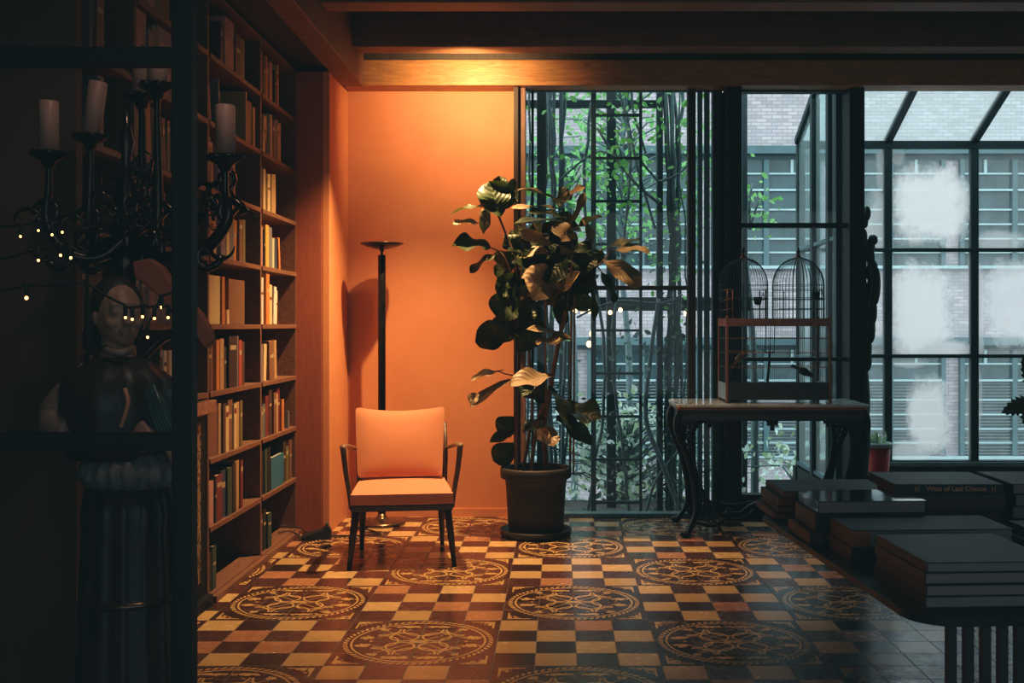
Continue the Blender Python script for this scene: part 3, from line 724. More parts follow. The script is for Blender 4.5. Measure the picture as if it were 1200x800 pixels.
# cabinet built in under the left bays
cab = thing('commode_cabinet', 'black lacquer cabinet with gilded scroll panel and brown marble top', 'cabinet', (-1.74, 4.3, 0))
MB().box(BXB + .013, -1.595, 3.61, 4.965, .05, .865).build('body', M['cabinet'], cab, .004)
MB().box(BXB + .013, -1.56, 3.61, 4.965, 0, .05).build('plinth', M['cabinet'], cab, .004)
MB().box(BXB + .013, -1.545, 3.61, 4.972, .867, .925).build('marble_top', M['marble_brown'], cab, .006)
MB().box(-1.5949, -1.585, 4.69, 4.87, .12, .83).build('carved_panel', M['carving'], cab, .003)
MB().box(-1.5949, -1.585, 3.75, 4.55, .12, .83).build('door', M['cabinet'], cab, .006)

# books: (width_y, height, colour, lean)
COL = {
 'cream': (.66, .50, .28), 'tan': (.45, .28, .14), 'golden': (.62, .38, .10), 'orange': (.55, .20, .05), 'brown': (.20, .10, .055), 'dark brown': (.07, .04, .028),
 'black': (.016, .016, .018), 'grey': (.16, .16, .17), 'white': (.72, .68, .62), 'red': (.42, .07, .05), 'dark red': (.16, .03, .03), 'pink': (.50, .26, .26), 'olive': (.16, .14, .05),
 'blue': (.03, .16, .28), 'navy': (.03, .05, .09), 'dark green': (.03, .07, .05), 'lavender': (.24, .21, .26), 'pale green': (.42, .46, .32), 'slate': (.09, .13, .15)}
BM = {k_: plain('book_cloth_' + k_.replace(' ', '_'), v_, .5, var=.12, nscale=60, bump=.1) for k_, v_ in COL.items()}
LBL = plain('book_spine_band', (.5, .4, .25), .5)
ORD = ['first', 'second', 'third', 'fourth', 'fifth', 'sixth', 'seventh', 'eighth', 'ninth', 'tenth', 'eleventh', 'twelfth']
ROWN = {0: 'the bottom shelf', 1: 'the second shelf up', 2: 'the third shelf up', 3: 'the fourth shelf up', 4: 'the fifth shelf up', 5: 'the sixth shelf up', 6: 'the seventh shelf up', 7: 'the third shelf down', 8: 'the second shelf down', 9: 'the top shelf'}
BAYN = {0: 'the far left bay', 1: 'the bay behind the post', 2: 'the middle bay', 3: 'the right bay'}
HN = lambda h: 'tall' if h > .235 else ('short' if h < .175 else 'medium')
def shelf_book(x, y, z, w, h, d, colr, lean, label, grp, kind='spine'):
    root = thing('book', label, 'book', (x, y, z), 0, grp)
    root.rotation_euler = (-lean, 0, 0)
    # spine faces +X, thickness along Y
    t = .0025
    m = MB(); 
    if kind == 'spine':
        m.box(-d, 0, 0, t, 0, h); m.box(-d, 0, w - t, w, 0, h); m.box(-t, .001, t, w - t, 0, h)
        c = m.build('cover', BM[colr], root, loc=(0, 0, 0))
        MB().box(-d + .004, -t, t, w - t, .003, h - .004).build('pages', M['page_warm'], root, loc=(0, 0, 0))
        if w > .016 and rnd.random() < .55:
            q = rnd.uniform(.55, .8) * h
            MB().box(.001, .0018, w * .15, w * .85, q, q + h * rnd.uniform(.05, .12)).build('spine_label', LBL if colr not in ('cream', 'white', 'golden') else BM['dark red'], c, loc=(0, 0, 0))
    else:  # front cover towards the room
        m.box(-.02, -.0175, 0, w, 0, h); m.box(-.0025, 0, 0, w, 0, h)
        m.box(-.0175, -.0025, 0, .0025, 0, h)
        m.build('cover', BM[colr], root, loc=(0, 0, 0))
        MB().box(-.0175, -.0025, .0025, w - .003, .003, h - .003).build('pages', M['page_warm'], root, loc=(0, 0, 0))
    return root
# per (bay, row): list of (thickness, height, colour, lean deg) starting at the near divider; '_' gap
B = {
 (3, 8): [(.022, .23, 'brown', 0), (.024, .215, 'dark brown', 0), (.014, .225, 'orange', 0), (.035, .21, 'dark red', 0), (.03, .22, 'tan', 0), ('_', .01), (.024, .19, 'black', 0), ('_', .012), (.014, .235, 'golden', 0)],
 (3, 7): [('_', .02), (.03, .20, 'cream', 8), (.012, .19, 'dark brown', 0), ('_', .02), (.022, .235, 'cream', 0), (.026, .20, 'dark brown', 0), (.012, .225, 'tan', 0), (.02, .23, 'grey', 0), (.02, .215, 'cream', 0), (.02, .225, 'golden', 0)],
 (3, 6): [(.02, .215, 'golden', 0), (.024, .22, 'cream', 0), (.016, .23, 'golden', 0), (.03, .205, 'cream', 0), (.012, .2, 'white', 0), (.045, .215, 'tan', 0), (.02, .225, 'cream', 0)],
 (3, 5): [(.038, .215, 'pink', 0), (.012, .2, 'black', 0), (.035, .23, 'golden', 0), (.04, .225, 'grey', 0), (.024, .17, 'pale green', 0), (.03, .17, 'navy', 0), (.018, .18, 'orange', -7)],
 (3, 4): [(.022, .25, 'white', 0), ('_', .025), (.035, .275, 'orange', 0), ('_', .02), (.03, .22, 'cream', 0), (.028, .21, 'white', 4), (.02, .19, 'cream', 4)],
 (3, 3): [(.022, .20, 'lavender', 0), (.03, .20, 'cream', 4), ('_', .03), (.055, .215, 'brown', -3), (.03, .215, 'tan', -4)],
 (3, 2): [(.03, .17, 'grey', 0), (.03, .18, 'slate', 0), (.035, .22, 'dark red', 0), (.03, .25, 'dark brown', 0), (.035, .23, 'brown', 0), (.02, .22, 'cream', 0), (.035, .25, 'dark red', 0), (.028, .18, 'orange', 0), ('_', .06), (.02, .10, 'grey', 0)],
 (3, 1): [(.03, .23, 'slate', 0), (.03, .235, 'black', 0), (.04, .24, 'dark green', 0), (.035, .245, 'black', 0), ('_', .01), (.19, .18, 'blue', 0, 'front'), ('_', .01), (.04, .24, 'dark brown', 0), (.045, .20, 'olive', 0), (.04, .235, 'brown', 0)],
 (3, 0): [(.04, .2, 'dark brown', 0), (.03, .22, 'black', 0), (.04, .19, 'dark green', 0)],
 (2, 9): [],
 (2, 8): [('_', .14), (.03, .2, 'dark brown', 0), (.10, .24, 'pink', 0), (.06, .2, 'dark brown', 0), (.05, .2, 'olive', 0)],
 (2, 7): [(.014, .215, 'tan', -10), ('_', .05), (.013, .22, 'grey', -8), ('_', .28), (.018, .26, 'tan', 0), (.07, .225, 'olive', 0), (.03, .21, 'golden', 0)],
 (2, 6): [(.03, .24, 'dark brown', 0), (.03, .22, 'tan', -4), ('_', .03), (.016, .225, 'pink', -9), ('_', .01), (.022, .22, 'cream', -8), ('_', .07), (.03, .24, 'tan', 0)],
 (2, 5): [(.018, .23, 'orange', 0), (.035, .19, 'golden', 0), (.04, .185, 'cream', 0), ('_', .025), (.05, .215, 'lavender', 0), (.035, .235, 'cream', 0), ('_', .015), (.05, .235, 'grey', 0), (.035, .2, 'orange', 5), (.04, .21, 'brown', 0), (.03, .215, 'olive', 0)],
 (2, 4): [(.13, .225, 'cream', 0, 'front'), (.03, .225, 'orange', 0), ('_', .03), (.025, .07, 'cream', 0), (.18, .22, 'brown', 0, 'front')],
 (2, 3): [(.025, .20, 'dark brown', 0), (.02, .24, 'brown', 0), ('_', .03), (.035, .235, 'orange', 0), (.04, .24, 'tan', 0), ('_', .02), (.025, .20, 'dark brown', 0), (.09, .25, 'black', 0), (.02, .25, 'grey', 0), (.035, .23, 'red', 0), (.04, .22, 'dark brown', 0)],
 (2, 2): [(.11, .235, 'brown', 0), (.03, .24, 'tan', 0), (.03, .235, 'dark brown', 0), (.035, .22, 'cream', 0), (.05, .245, 'brown', 0), (.03, .22, 'cream', 0), (.04, .225, 'tan', 0), (.03, .23, 'olive', 0)],
 (2, 1): [(.06, .20, 'pink', 0), (.015, .21, 'black', 0), (.06, .215, 'dark red', 0), (.05, .225, 'navy', 0), (.05, .23, 'dark green', 0), (.04, .24, 'black', 0), (.05, .245, 'tan', 0), (.03, .24, 'dark red', 0)],
 (2, 0): [(.05, .18, 'black', 0), (.04, .2, 'dark green', 0)],
 (1, 8): [('_', .1), (.05, .25, 'pink', 0), (.06, .24, 'grey', 0), (.08, .27, 'brown', 0)],
 (1, 7): [(.09, .27, 'pink', 0), (.05, .22, 'grey', 0), (.05, .25, 'slate', 0), (.12, .27, 'lavender', 0), (.05, .25, 'tan', 0), (.05, .24, 'tan', 0)],
 (1, 6): [(.02, .24, 'dark brown', 0), (.02, .235, 'tan', 0), (.03, .23, 'brown', 0), (.04, .235, 'orange', -3), (.035, .225, 'tan', -3), (.02, .21, 'grey', -5), (.03, .21, 'brown', -5), (.03, .21, 'olive', 0)],
 (1, 5): [(.03, .2, 'dark brown', 0), (.03, .24, 'grey', 0), (.02, .23, 'tan', 0), (.03, .22, 'slate', 0)],
 (1, 4): [(.05, .235, 'lavender', 0), (.05, .23, 'grey', 0), (.04, .22, 'pink', 0), (.05, .225, 'lavender', 0), (.03, .21, 'grey', 0), (.05, .21, 'lavender', 0), (.04, .2, 'grey', 0), (.04, .22, 'brown', 0)],
 (1, 3): [('_', .2), (.025, .24, 'dark brown', 0), (.03, .2, 'white', 0), (.02, .2, 'tan', 0), (.03, .2, 'white', 0), (.04, .23, 'dark red', 0)],
 (0, 4): [(.03, .24, 'slate', 0), (.05, .22, 'navy', 0), (.03, .25, 'slate', 0), (.06, .2, 'black', 0)],
 (0, 3): [(.03, .2, 'slate', 0), (.05, .22, 'black', 0), (.03, .2, 'navy', 0)],
 (0, 6): [('_', .1), (.03, .22, 'slate', 0), (.04, .24, 'grey', 0)],
 (0, 7): [('_', .1), (.03, .24, 'grey', 0), (.05, .22, 'brown', 0)],
 (0, 8): [(.04, .24, 'grey', 0), (.03, .22, 'brown', 0)],
}
for (bay, row), items in B.items():
    y = DV[bay] + T / 2 + .004; n = 0
    tot = sum(i_[1] if i_[0] == '_' else i_[0] for i_ in items)
    fac = min({3: 2.0, 2: 1.5, 1: 1.3, 0: 1.3}[bay], (DV[bay + 1] - DV[bay] - .09) / max(tot, .01))
    for it in items:
        if it[0] == '_': y += it[1] * fac; continue
        w, h, cn, ln = it[:4]; w *= fac; kind = it[4] if len(it) > 4 else 'spine'
        L_ = R(ln); zz = SZ[row] + .001; yy = y
        lab = '%s %s %s, %s from left, %s, %s' % (HN(h), cn, 'book face out' if kind == 'front' else 'book', ORD[n], ROWN[row].replace('the ', ''), BAYN[bay].replace('the ', '', 1))
        if abs(ln) > .1:
            if ln > 0: zz += 0; y += 0; yy = y; # leans with top towards far side (+Y)
            else: yy = y + h * math.sin(-L_) ; zz += 0
            if ln < 0: zz += w * math.sin(0)
        # -lean rotation about X: positive lean tips the top to +Y
        z_corr = w * math.sin(abs(L_)) if L_ > 0 else 0
        shelf_book(BXF - .003 - rnd.uniform(0, .014), yy, zz + z_corr, w, h, rnd.uniform(.14, .19), cn, L_, lab, 'books in the tall bookcase', kind)
        y = yy + w * math.cos(L_) + (h * math.sin(L_) if L_ > 0 else 0) + .002; n += 1

# ------------------------------------------------------------------ glass partition front left
PY = 2.2
w6 = SE('door_1', (-1.3, PY, 0))
x0, x1 = PX(205, PY), PX(228, PY)
MB().box(x0, x1, PY - .02, PY + .02, 0, 3.178).build('post', M['black'], w6, .002)
MB().box(XL, x0, PY - .018, PY + .018, PZ(78, PY), PZ(57, PY)).build('rail', M['black'], w6, .002)
MB().box(XL, x0, PY - .018, PY + .018, PZ(527, PY), PZ(507, PY)).build('rail', M['black'], w6, .002)
MB().box(XL, x0, PY - .018, PY + .018, 0, .05).build('rail', M['black'], w6, .002)
for z0, z1 in ((.05, PZ(527, PY)), (PZ(507, PY), PZ(78, PY)), (PZ(57, PY), 3.178)):
    pm = MB(); pane(pm, (XL, PY, z0), (x0, PY, z0), (x0, PY, z1), (XL, PY, z1)); pm.build('pane', M['glass_clear'], w6)

# ------------------------------------------------------------------ armchair
ch = thing('armchair', 'orange cushioned armchair with dark tapered wooden legs and thin wooden arms', 'armchair', (-.855, 6.0, 0), R(8))
def L(mb, name, mat, par=None, bevel=0, sub=0): return mb.build(name, mat, par or ch, bevel, loc=(0, 0, 0), sub=sub)
# local: front = -Y
def cushion(w0, w1, d, h, cx=0, nx=14, ny=12, crown=.02, tuck=.35):
    """soft box: x -w/2..w/2 (w0 at y=0, w1 at y=d), y 0..d, z 0..h, top crowned"""
    m = MB(); vs = []; 
    def pt(u, v, s_):
        w = w0 + (w1 - w0) * v
        eu = 1 - abs(2 * u - 1) ** 8; ev = 1 - abs(2 * v - 1) ** 8
        zc = h / 2 + s_ * (h / 2 * (1 - tuck * (1 - min(eu, ev))) + crown * math.sin(PI * u) * math.sin(PI * v))
        return Vector(((u - .5) * w * 1.0, v * d, zc))
    top = [pt(i / nx, j / ny, 1) for j in range(ny + 1) for i in range(nx + 1)]
    bot = [pt(i / nx, j / ny, -1) for j in range(ny + 1) for i in range(nx + 1)]
    n = nx + 1; fs = []
    for j in range(ny):
        for i in range(nx):
            fs.append((j * n + i, j * n + i + 1, (j + 1) * n + i + 1, (j + 1) * n + i))
    k0 = len(top); fs2 = [tuple(reversed([q + k0 for q in f_])) for f_ in fs]
    side = []
    ring = [i for i in range(n)] + [j * n + nx for j in range(1, ny + 1)] + [ny * n + i for i in range(nx - 1, -1, -1)] + [j * n for j in range(ny - 1, 0, -1)]
    for a in range(len(ring)):
        b = (a + 1) % len(ring); side.append((ring[b], ring[a], ring[a] + k0, ring[b] + k0))
    m.add(top + bot, fs + fs2, True); m.add(top + bot, side, False); return m
seat = cushion(.535, .47, .50, .062, crown=.014, tuck=.12)
Ms = Matrix.Translation((0, -.245, .318)) @ Matrix.Rotation(R(2.0), 4, 'X')
for i in range(len(seat.v)): seat.v[i] = Ms @ seat.v[i]
seat_o = L(seat, 'seat_cushion', M['fabric'])
back = cushion(.47, .505, .385, .07, crown=.02)
for v in back.v:
    t = v.y / .385
    v.z += -.028 * (1 - (2 * v.x / .5) ** 2) * t       # gentle dish
    if t > .6: v.y += .018 * (abs(2 * v.x / .5) ** 2) * (t - .6) / .4    # raised corners
Mb = Matrix.Translation((-.012, .225, .395)) @ Matrix.Rotation(R(71), 4, 'X')
for i in range(len(back.v)): back.v[i] = Mb @ back.v[i]
L(back, 'back_cushion', M['fabric'], sub=1)
fm = MB()
fm.box(-.265, .265, -.235, -.205, .285, .315); fm.box(-.235, .235, .22, .25, .30, .33)
fm.bar((-.25, -.22, .30), (-.225, .235, .315), .028); fm.bar((.25, -.22, .30), (.225, .235, .315), .028)
fm.box(-.245, .245, -.02, .02, .295, .312)
L(fm, 'seat_frame', M['chairwood'], bevel=.004)
for s_ in (-1, 1):
    L(MB().tube([(s_ * .235, -.20, .31), (s_ * .255, -.235, .15), (s_ * .272, -.262, 0)], [.021, .018, .012], 10), 'leg', M['chairwood'])
    L(MB().tube([(s_ * .215, .215, .32), (s_ * .222, .255, .15), (s_ * .228, .285, 0)], [.02, .017, .012], 10), 'leg', M['chairwood'])
    # back upright
    L(MB().tube([(s_ * .235, .225, .31), (s_ * .245, .27, .5), (s_ * .243, .325, .70)], [.015, .014, .011], 8), 'back_post', M['chairwood'])
    arm = smooth_path([(s_ * .252, .285, .555), (s_ * .285, .12, .59), (s_ * .30, -.08, .615), (s_ * .305, -.19, .622), (s_ * .303, -.215, .605), (s_ * .292, -.21, .50), (s_ * .272, -.205, .38), (s_ * .262, -.20, .295)], 5)
    L(MB().tube(arm, lerp_list([.012, .017, .02, .019, .016, .014, .014, .013], len(arm)), 8, flat=.7), 'armrest', M['chairarm'])
L(MB().tube([(-.243, .325, .69), (0, .345, .70), (.243, .325, .69)], .011, 8), 'back_rail', M['chairwood'])
L(MB().tube([(-.24, .285, .52), (0, .30, .52), (.24, .285, .52)], .010, 8), 'back_rail', M['chairwood'])

# ------------------------------------------------------------------ torchiere
tx, ty = PX(447.5, 6.97), 6.97
tl = thing('floor_lamp', 'black uplighter floor lamp with shallow bowl behind the armchair', 'lamp', (tx, ty, 0))
MB().lathe([(.02, 0), (.145, 0), (.15, .008), (.145, .02), (.12, .028), (.05, .034), (.03, .05), (.025, .07)], (tx, ty, 0), 40).build('base', M['lampbase'], tl)
MB().lathe([(.024, .05), (.024, 1.70), (.020, 1.705)], (tx, ty, 0), 20).build('pole', M['lamp'], tl)
MB().lathe([(.008, 1.70), (.008, 1.725), (.014, 1.73), (.014, 1.738), (.008, 1.742)], (tx, ty, 0), 16).build('neck', M['lamp'], tl)
MB().lathe([(.012, 1.738), (.05, 1.745), (.095, 1.758), (.134, 1.775), (.136, 1.780), (.130, 1.780), (.09, 1.766), (.04, 1.756), (.01, 1.752)], (tx, ty, 0), 40).build('bowl', M['lamp'], tl)

# power strip, shoe-like transformer and cords
(MB().tube(smooth_path([(-1.30, 6.93, .008), (-1.26, 6.85, .006), (-1.14, 6.72, .006), (-1.09, 6.63, .006), (-1.19, 6.57, .006), (-1.34, 6.56, .006), (-1.40, 6.53, .02)], 8), .0045, 6).build('power_cord', M['cord'], tl))
ad = thing('power_adapter', 'black wedge shaped adapter box lying at the foot of the timber pier', 'adapter', (-1.42, 6.5, 0), R(12))
am = MB(); am.prism([(-.10, 0), (.07, 0), (.075, .05), (.05, .085), (.02, .055), (-.10, .02)], lambda u, v, d: Vector((u, d, v)), -.045, .045)
am.build('housing', M['cord'], ad, .005, loc=(0, 0, 0))
MB().tube([(.05, -.01, .08), (.045, -.012, .098)], .006, 8).build('plug', M['steel2'], ad, loc=(0, 0, 0))

MB().tube(smooth_path([(-1.47, 6.52, .03), (-1.51, 6.56, .028), (-1.56, 6.60, .05), (-1.60, 6.56, .06), (-1.66, 6.52, .075)], 8), .004, 6).build('power_cord', M['cord'], ad)
MB().tube(smooth_path([(-1.51, 6.42, .006), (-1.54, 6.47, .03), (-1.60, 6.50, .045), (-1.64, 6.44, .045)], 8), .004, 6).build('power_cord', M['cord'], ad)
# ------------------------------------------------------------------ fig tree
FYc = 6.60; fx = PX(628, FYc)
fig = thing('potted_fig', 'large potted fiddle leaf fig with curling leaves beside the window', 'plant', (fx, FYc, 0))
MB().lathe([(.02, .02), (.155, .02), (.165, .04), (.18, .30), (.187, .345), (.20, .345), (.212, .352), (.214, .405), (.207, .412), (.196, .412), (.192, .40), (.185, .36), (.02, .36)], (fx, FYc, 0), 48).build('pot', M['pot'], fig)
MB().lathe([(.02, 0), (.20, 0), (.212, .015), (.215, .045), (.205, .045), (.195, .015), (.02, .012)], (fx, FYc, 0), 40).build('saucer', M['cord'], fig)
MB().lathe([(.01, .361), (.186, .361), (.1, .372), (.01, .378)], (fx, FYc, 0), 32).build('soil', M['soil'], fig)
def FP(px, py, dy=0): return P(px, py, FYc + dy)
def stem(pts, rad, mat): 
    path = smooth_path([FP(*q) for q in pts], 6)
    path[0].z = min(path[0].z, .37)
    return MB().tube(path, lerp_list(rad, len(path)), 8).build('stem', mat, fig)
stem([(605, 556, -.02), (605, 480, 0), (604, 400, 0), (606, 330, 0), (603, 300, -.03), (588, 262, -.03), (583, 250, -.04)], [.009, .009, .008, .007, .006], M['cane'])
stem([(641, 556, .02), (638, 500, .03), (646, 450, .02), (655, 400, .0), (663, 365, -.02), (668, 330, -.02), (672, 290, -.04), (668, 250, -.03)], [.016, .015, .013, .012, .010, .007], M['bark'])
stem([(622, 556, .05), (626, 520, .06), (632, 490, .03), (638, 470, .02)], [.013, .012, .01], M['bark'])
stem([(612, 556, .08), (620, 510, .08), (624, 470, .05), (620, 400, .04), (628, 340, .02), (640, 300, 0)], [.011, .010, .008, .006], M['bark'])
stem([(604, 330, 0), (596, 312, -.02), (588, 297, -.03), (575, 290, -.04)], [.006, .004], M['cane'])
stem([(668, 330, -.02), (685, 325, -.05), (700, 312, -.06), (712, 300, -.07), (720, 292, -.08)], [.007, .006, .004], M['bark'])
stem([(672, 300, -.03), (685, 285, -.05), (692, 262, -.05)], [.006, .004], M['bark'])
stem([(640, 300, 0), (632, 275, -.02), (622, 255, -.03)], [.006, .004], M['bark'])
stem([(604, 440, 0), (592, 438, -.03), (582, 434, -.05)], [.004, .003], M['cane'])
C = (0, -1, 0)
leaves = [
 # base, tip, width px, normal, dy base, dy tip
 ((587, 254), (574, 212), 36, (.1, -1, .25), -.04, -.07), ((590, 248), (585, 206), 22, (-.3, -1, .4), -.0, -.0),
 ((577, 242), (528, 241), 14, (0, -.15, 1), -.05, -.10), ((566, 262), (531, 259), 12, (0, -.6, 1), -.04, -.12),
 ((566, 275), (569, 244), 16, (.7, -.8, .3), -.08, -.10), ((575, 290), (531, 284), 24, (.1, -.7, .8), -.04, -.13),
 ((584, 297), (549, 314), 15, (-.3, -.5, .9), -.04, -.12), ((595, 236), (603, 209), 10, (.6, -.8, .2), -.02, -.04),
 ((593, 245), (606, 222), 12, (.5, -.6, .6), .0, .03), ((650, 233), (609, 217), 13, (0, -.35, 1), -.05, -.16), ((662, 246), (600, 236), 14, (.1, -.28, 1), -.05, -.2),
 ((655, 240), (682, 216), 14, (-.4, -.6, .8), -.06, -.12), ((648, 236), (668, 228), 26, (0, -.9, .6), -.04, -.1), ((668, 262), (686, 225), 11, (.8, -.8, .2), -.08, -.14),
 ((668, 272), (704, 252), 14, (-.2, -.6, .9), -.04, -.12), ((662, 262), (605, 251), 18, (0, -.4, 1), -.02, -.16), ((664, 256), (622, 244), 16, (0, -.5, .8), -.08, -.2),
 ((660, 282), (612, 276), 18, (0, -.55, -.6), -.05, -.2), ((668, 282), (650, 262), 26, (.2, -.9, .6), -.08, -.16), ((660, 286), (640, 262), 22, (-.4, -.7, .5), -.06, -.18),
 ((713, 296), (759, 288), 16, (.0, -.6, .9), -.08, -.16), ((702, 294), (750, 278), 15, (.1, -.5, 1), -.04, -.08), ((692, 296), (688, 256), 14, (.8, -.6, .3), -.06, -.10),
 ((706, 304), (752, 330), 22, (-.5, -.7, .6), -.09, -.16), ((700, 296), (675, 290), 18, (0, -.8, .5), -.05, -.15), ((700, 312), (724, 352), 15, (.8, -.6, .2), -.06, -.10),
 ((688, 326), (702, 376), 14, (.9, -.5, .1), -.04, -.06), ((655, 338), (617, 326), 38, (.1, -1, .1), -.05, -.20), ((650, 348), (677, 318), 16, (-.5, -1, .6), -.06, -.20),
 ((676, 290), (690, 318), 28, (.2, -1, .2), -.08, -.14), ((664, 300), (640, 330), 30, (-.2, -1, .3), -.07, -.16), ((672, 318), (688, 345), 30, (.1, -1, .0), -.03, -.09),
 ((645, 300), (612, 312), 28, (0, -1, .4), .0, -.1), ((640, 318), (618, 350), 30, (-.1, -1, 0), 0, -.08), ((640, 285), (605, 300), 26, (-.2, -.9, .5), .02, -.05),
 ((606, 320), (585, 345), 26, (.2, -1, 0), .0, -.05), ((606, 300), (592, 275), 22, (.3, -.8, .4), -.02, -.05), ((608, 306), (640, 292), 22, (.1, -.6, .9), -.04, -.12),
 ((600, 296), (618, 318), 14, (.8, -.5, .4), -.08, -.14), ((604, 340), (582, 372), 34, (.25, -1, .1), -.01, -.07), ((603, 358), (588, 400), 32, (-.1, -1, .1), .02, -.03),
 ((600, 392), (557, 398), 34, (0, -.9, .4), .05, .02), ((606, 350), (600, 328), 24, (.7, -.8, .1), .0, -.03), ((608, 380), (628, 352), 26, (.1, -1, .2), .02, .0),
 ((648, 360), (668, 340), 26, (.3, -1, .2), .0, -.04), ((640, 388), (600, 362), 30, (.1, -1, .3), .04, .03),
 ((664, 398), (622, 378), 12, (.1, -.5, .9), .0, -.16), ((628, 402), (668, 394), 20, (.0, -.6, .8), -.02, -.14), ((606, 412), (628, 385), 26, (.3, -1, .1), .03, .02),
 ((650, 440), (598, 449), 26, (.15, -.7, .9), .0, -.14), ((640, 440), (610, 462), 24, (-.3, -.8, .4), .02, -.05),
 ((590, 434), (552, 443), 14, (0, -.4, 1), -.04, -.12), ((600, 444), (549, 470), 12, (.2, -.6, .9), -.02, -.14), ((562, 462), (549, 470), 12, (.2, -1, .5), -.14, -.16),
 ((643, 452), (678, 502), 20, (.5, -.7, .6), -.02, -.16), ((650, 478), (704, 488), 32, (.1, -.7, .8), .02, -.10), ((652, 488), (694, 516), 20, (-.2, -.6, .9), .0, -.12),
 ((640, 498), (649, 522), 18, (.3, -1, .5), -.04, -.14), ((632, 500), (640, 516), 14, (-.4, -1, .4), -.04, -.14), ((638, 488), (612, 505), 16, (-.1, -.5, .9), .0, -.08),
 ((642, 470), (622, 455), 22, (0, -.9, .5), .03, -.02), ((606, 490), (583, 506), 24, (0, -1, .2), .04, .02), ((606, 520), (578, 540), 26, (0, -1, .1), .06, .04), ((606, 505), (574, 516), 14, (.1, -.6, .8), .02, -.05),
]
lm = MB()
TAN = {(531, 259), (569, 244), (609, 217), (600, 236), (682, 216), (686, 225), (612, 276), (650, 262), (759, 288), (688, 256), (752, 330), (617, 326), (677, 318),
       (622, 378), (668, 394), (598, 449), (552, 443), (549, 470), (649, 522), (640, 516), (640, 292)}
for i, (b_, t_, w, nr, d0, d1) in enumerate(leaves):
    r2 = random.Random(i)
    leaf(lm, FP(b_[0], b_[1], d0), FP(t_[0], t_[1], d1), w * FYc / FPX * 1.28, nr, r2.uniform(.05, .28), r2.uniform(.12, .28), 6, 14, 'fig', r2.uniform(0, 6), r2.uniform(.1, .4), t_ in TAN)
rf = random.Random(5)
for i in range(60):
    c = FP(rf.uniform(605, 690), rf.uniform(262, 350), rf.choice((rf.uniform(-.05, .14), rf.uniform(.12, .36)))); d = rvec(rf); d.z -= .2; d.x *= 1.1; d.y *= .7
    leaf(lm, c, c + d.normalized() * rf.uniform(.12, .2), rf.uniform(.09, .15), (rf.uniform(-.6, .6), -1, rf.uniform(-.3, .8)), rf.uniform(.05, .3), rf.uniform(.12, .28), 6, 12, 'fig', rf.uniform(0, 6), .25, rf.random() < .12)
lm.build('foliage', M['leaf'], fig)

# ------------------------------------------------------------------ console table
TYF, TYB, TZ = 6.52, 7.06, .79
cxl, cxr = PX(793, TYF), PX(1020, TYF)
con = thing('console_table', 'black ornate iron-legged console table with pale marble top under the window', 'table', ((cxl + cxr) / 2, (TYF + TYB) / 2, 0))
def rrect(x0, x1, y0, y1, r, n=6, cham=None):
    pts = []
    for cx, cy, a0 in ((x1 - r, y0 + r, -90), (x1 - r, y1 - r, 0), (x0 + r, y1 - r, 90), (x0 + r, y0 + r, 180)):
        for k_ in range(n + 1):
            a = R(a0 + 90 * k_ / n); pts.append((cx + r * math.cos(a), cy + r * math.sin(a)))
    return pts
up = lambda u, v, d: Vector((u, v, d))
MB().prism(rrect(cxl, cxr, TYF, TYB, .05), up, TZ - .018, TZ).build('marble_top', M['marble'], con, .004)
MB().prism(rrect(cxl + .004, cxr - .004, TYF + .004, TYB - .004, .05), up, TZ - .034, TZ - .019).build('top_moulding', M['cagewood'], con, .004)
ap = MB()
ap.box(cxl + .03, cxr - .03, TYF + .03, TYF + .05, TZ - .10, TZ - .035); ap.box(cxl + .03, cxr - .03, TYB - .05, TYB - .03, TZ - .10, TZ - .035)
ap.box(cxl + .03, cxl + .05, TYF + .05, TYB - .05, TZ - .10, TZ - .035); ap.box(cxr - .05, cxr - .03, TYF + .05, TYB - .05, TZ - .10, TZ - .035)
ap.box(cxl + .02, cxr - .02, TYF + .022, TYF + .03, TZ - .058, TZ - .048)
ap.build('apron', M['ironwood'], con, .003)
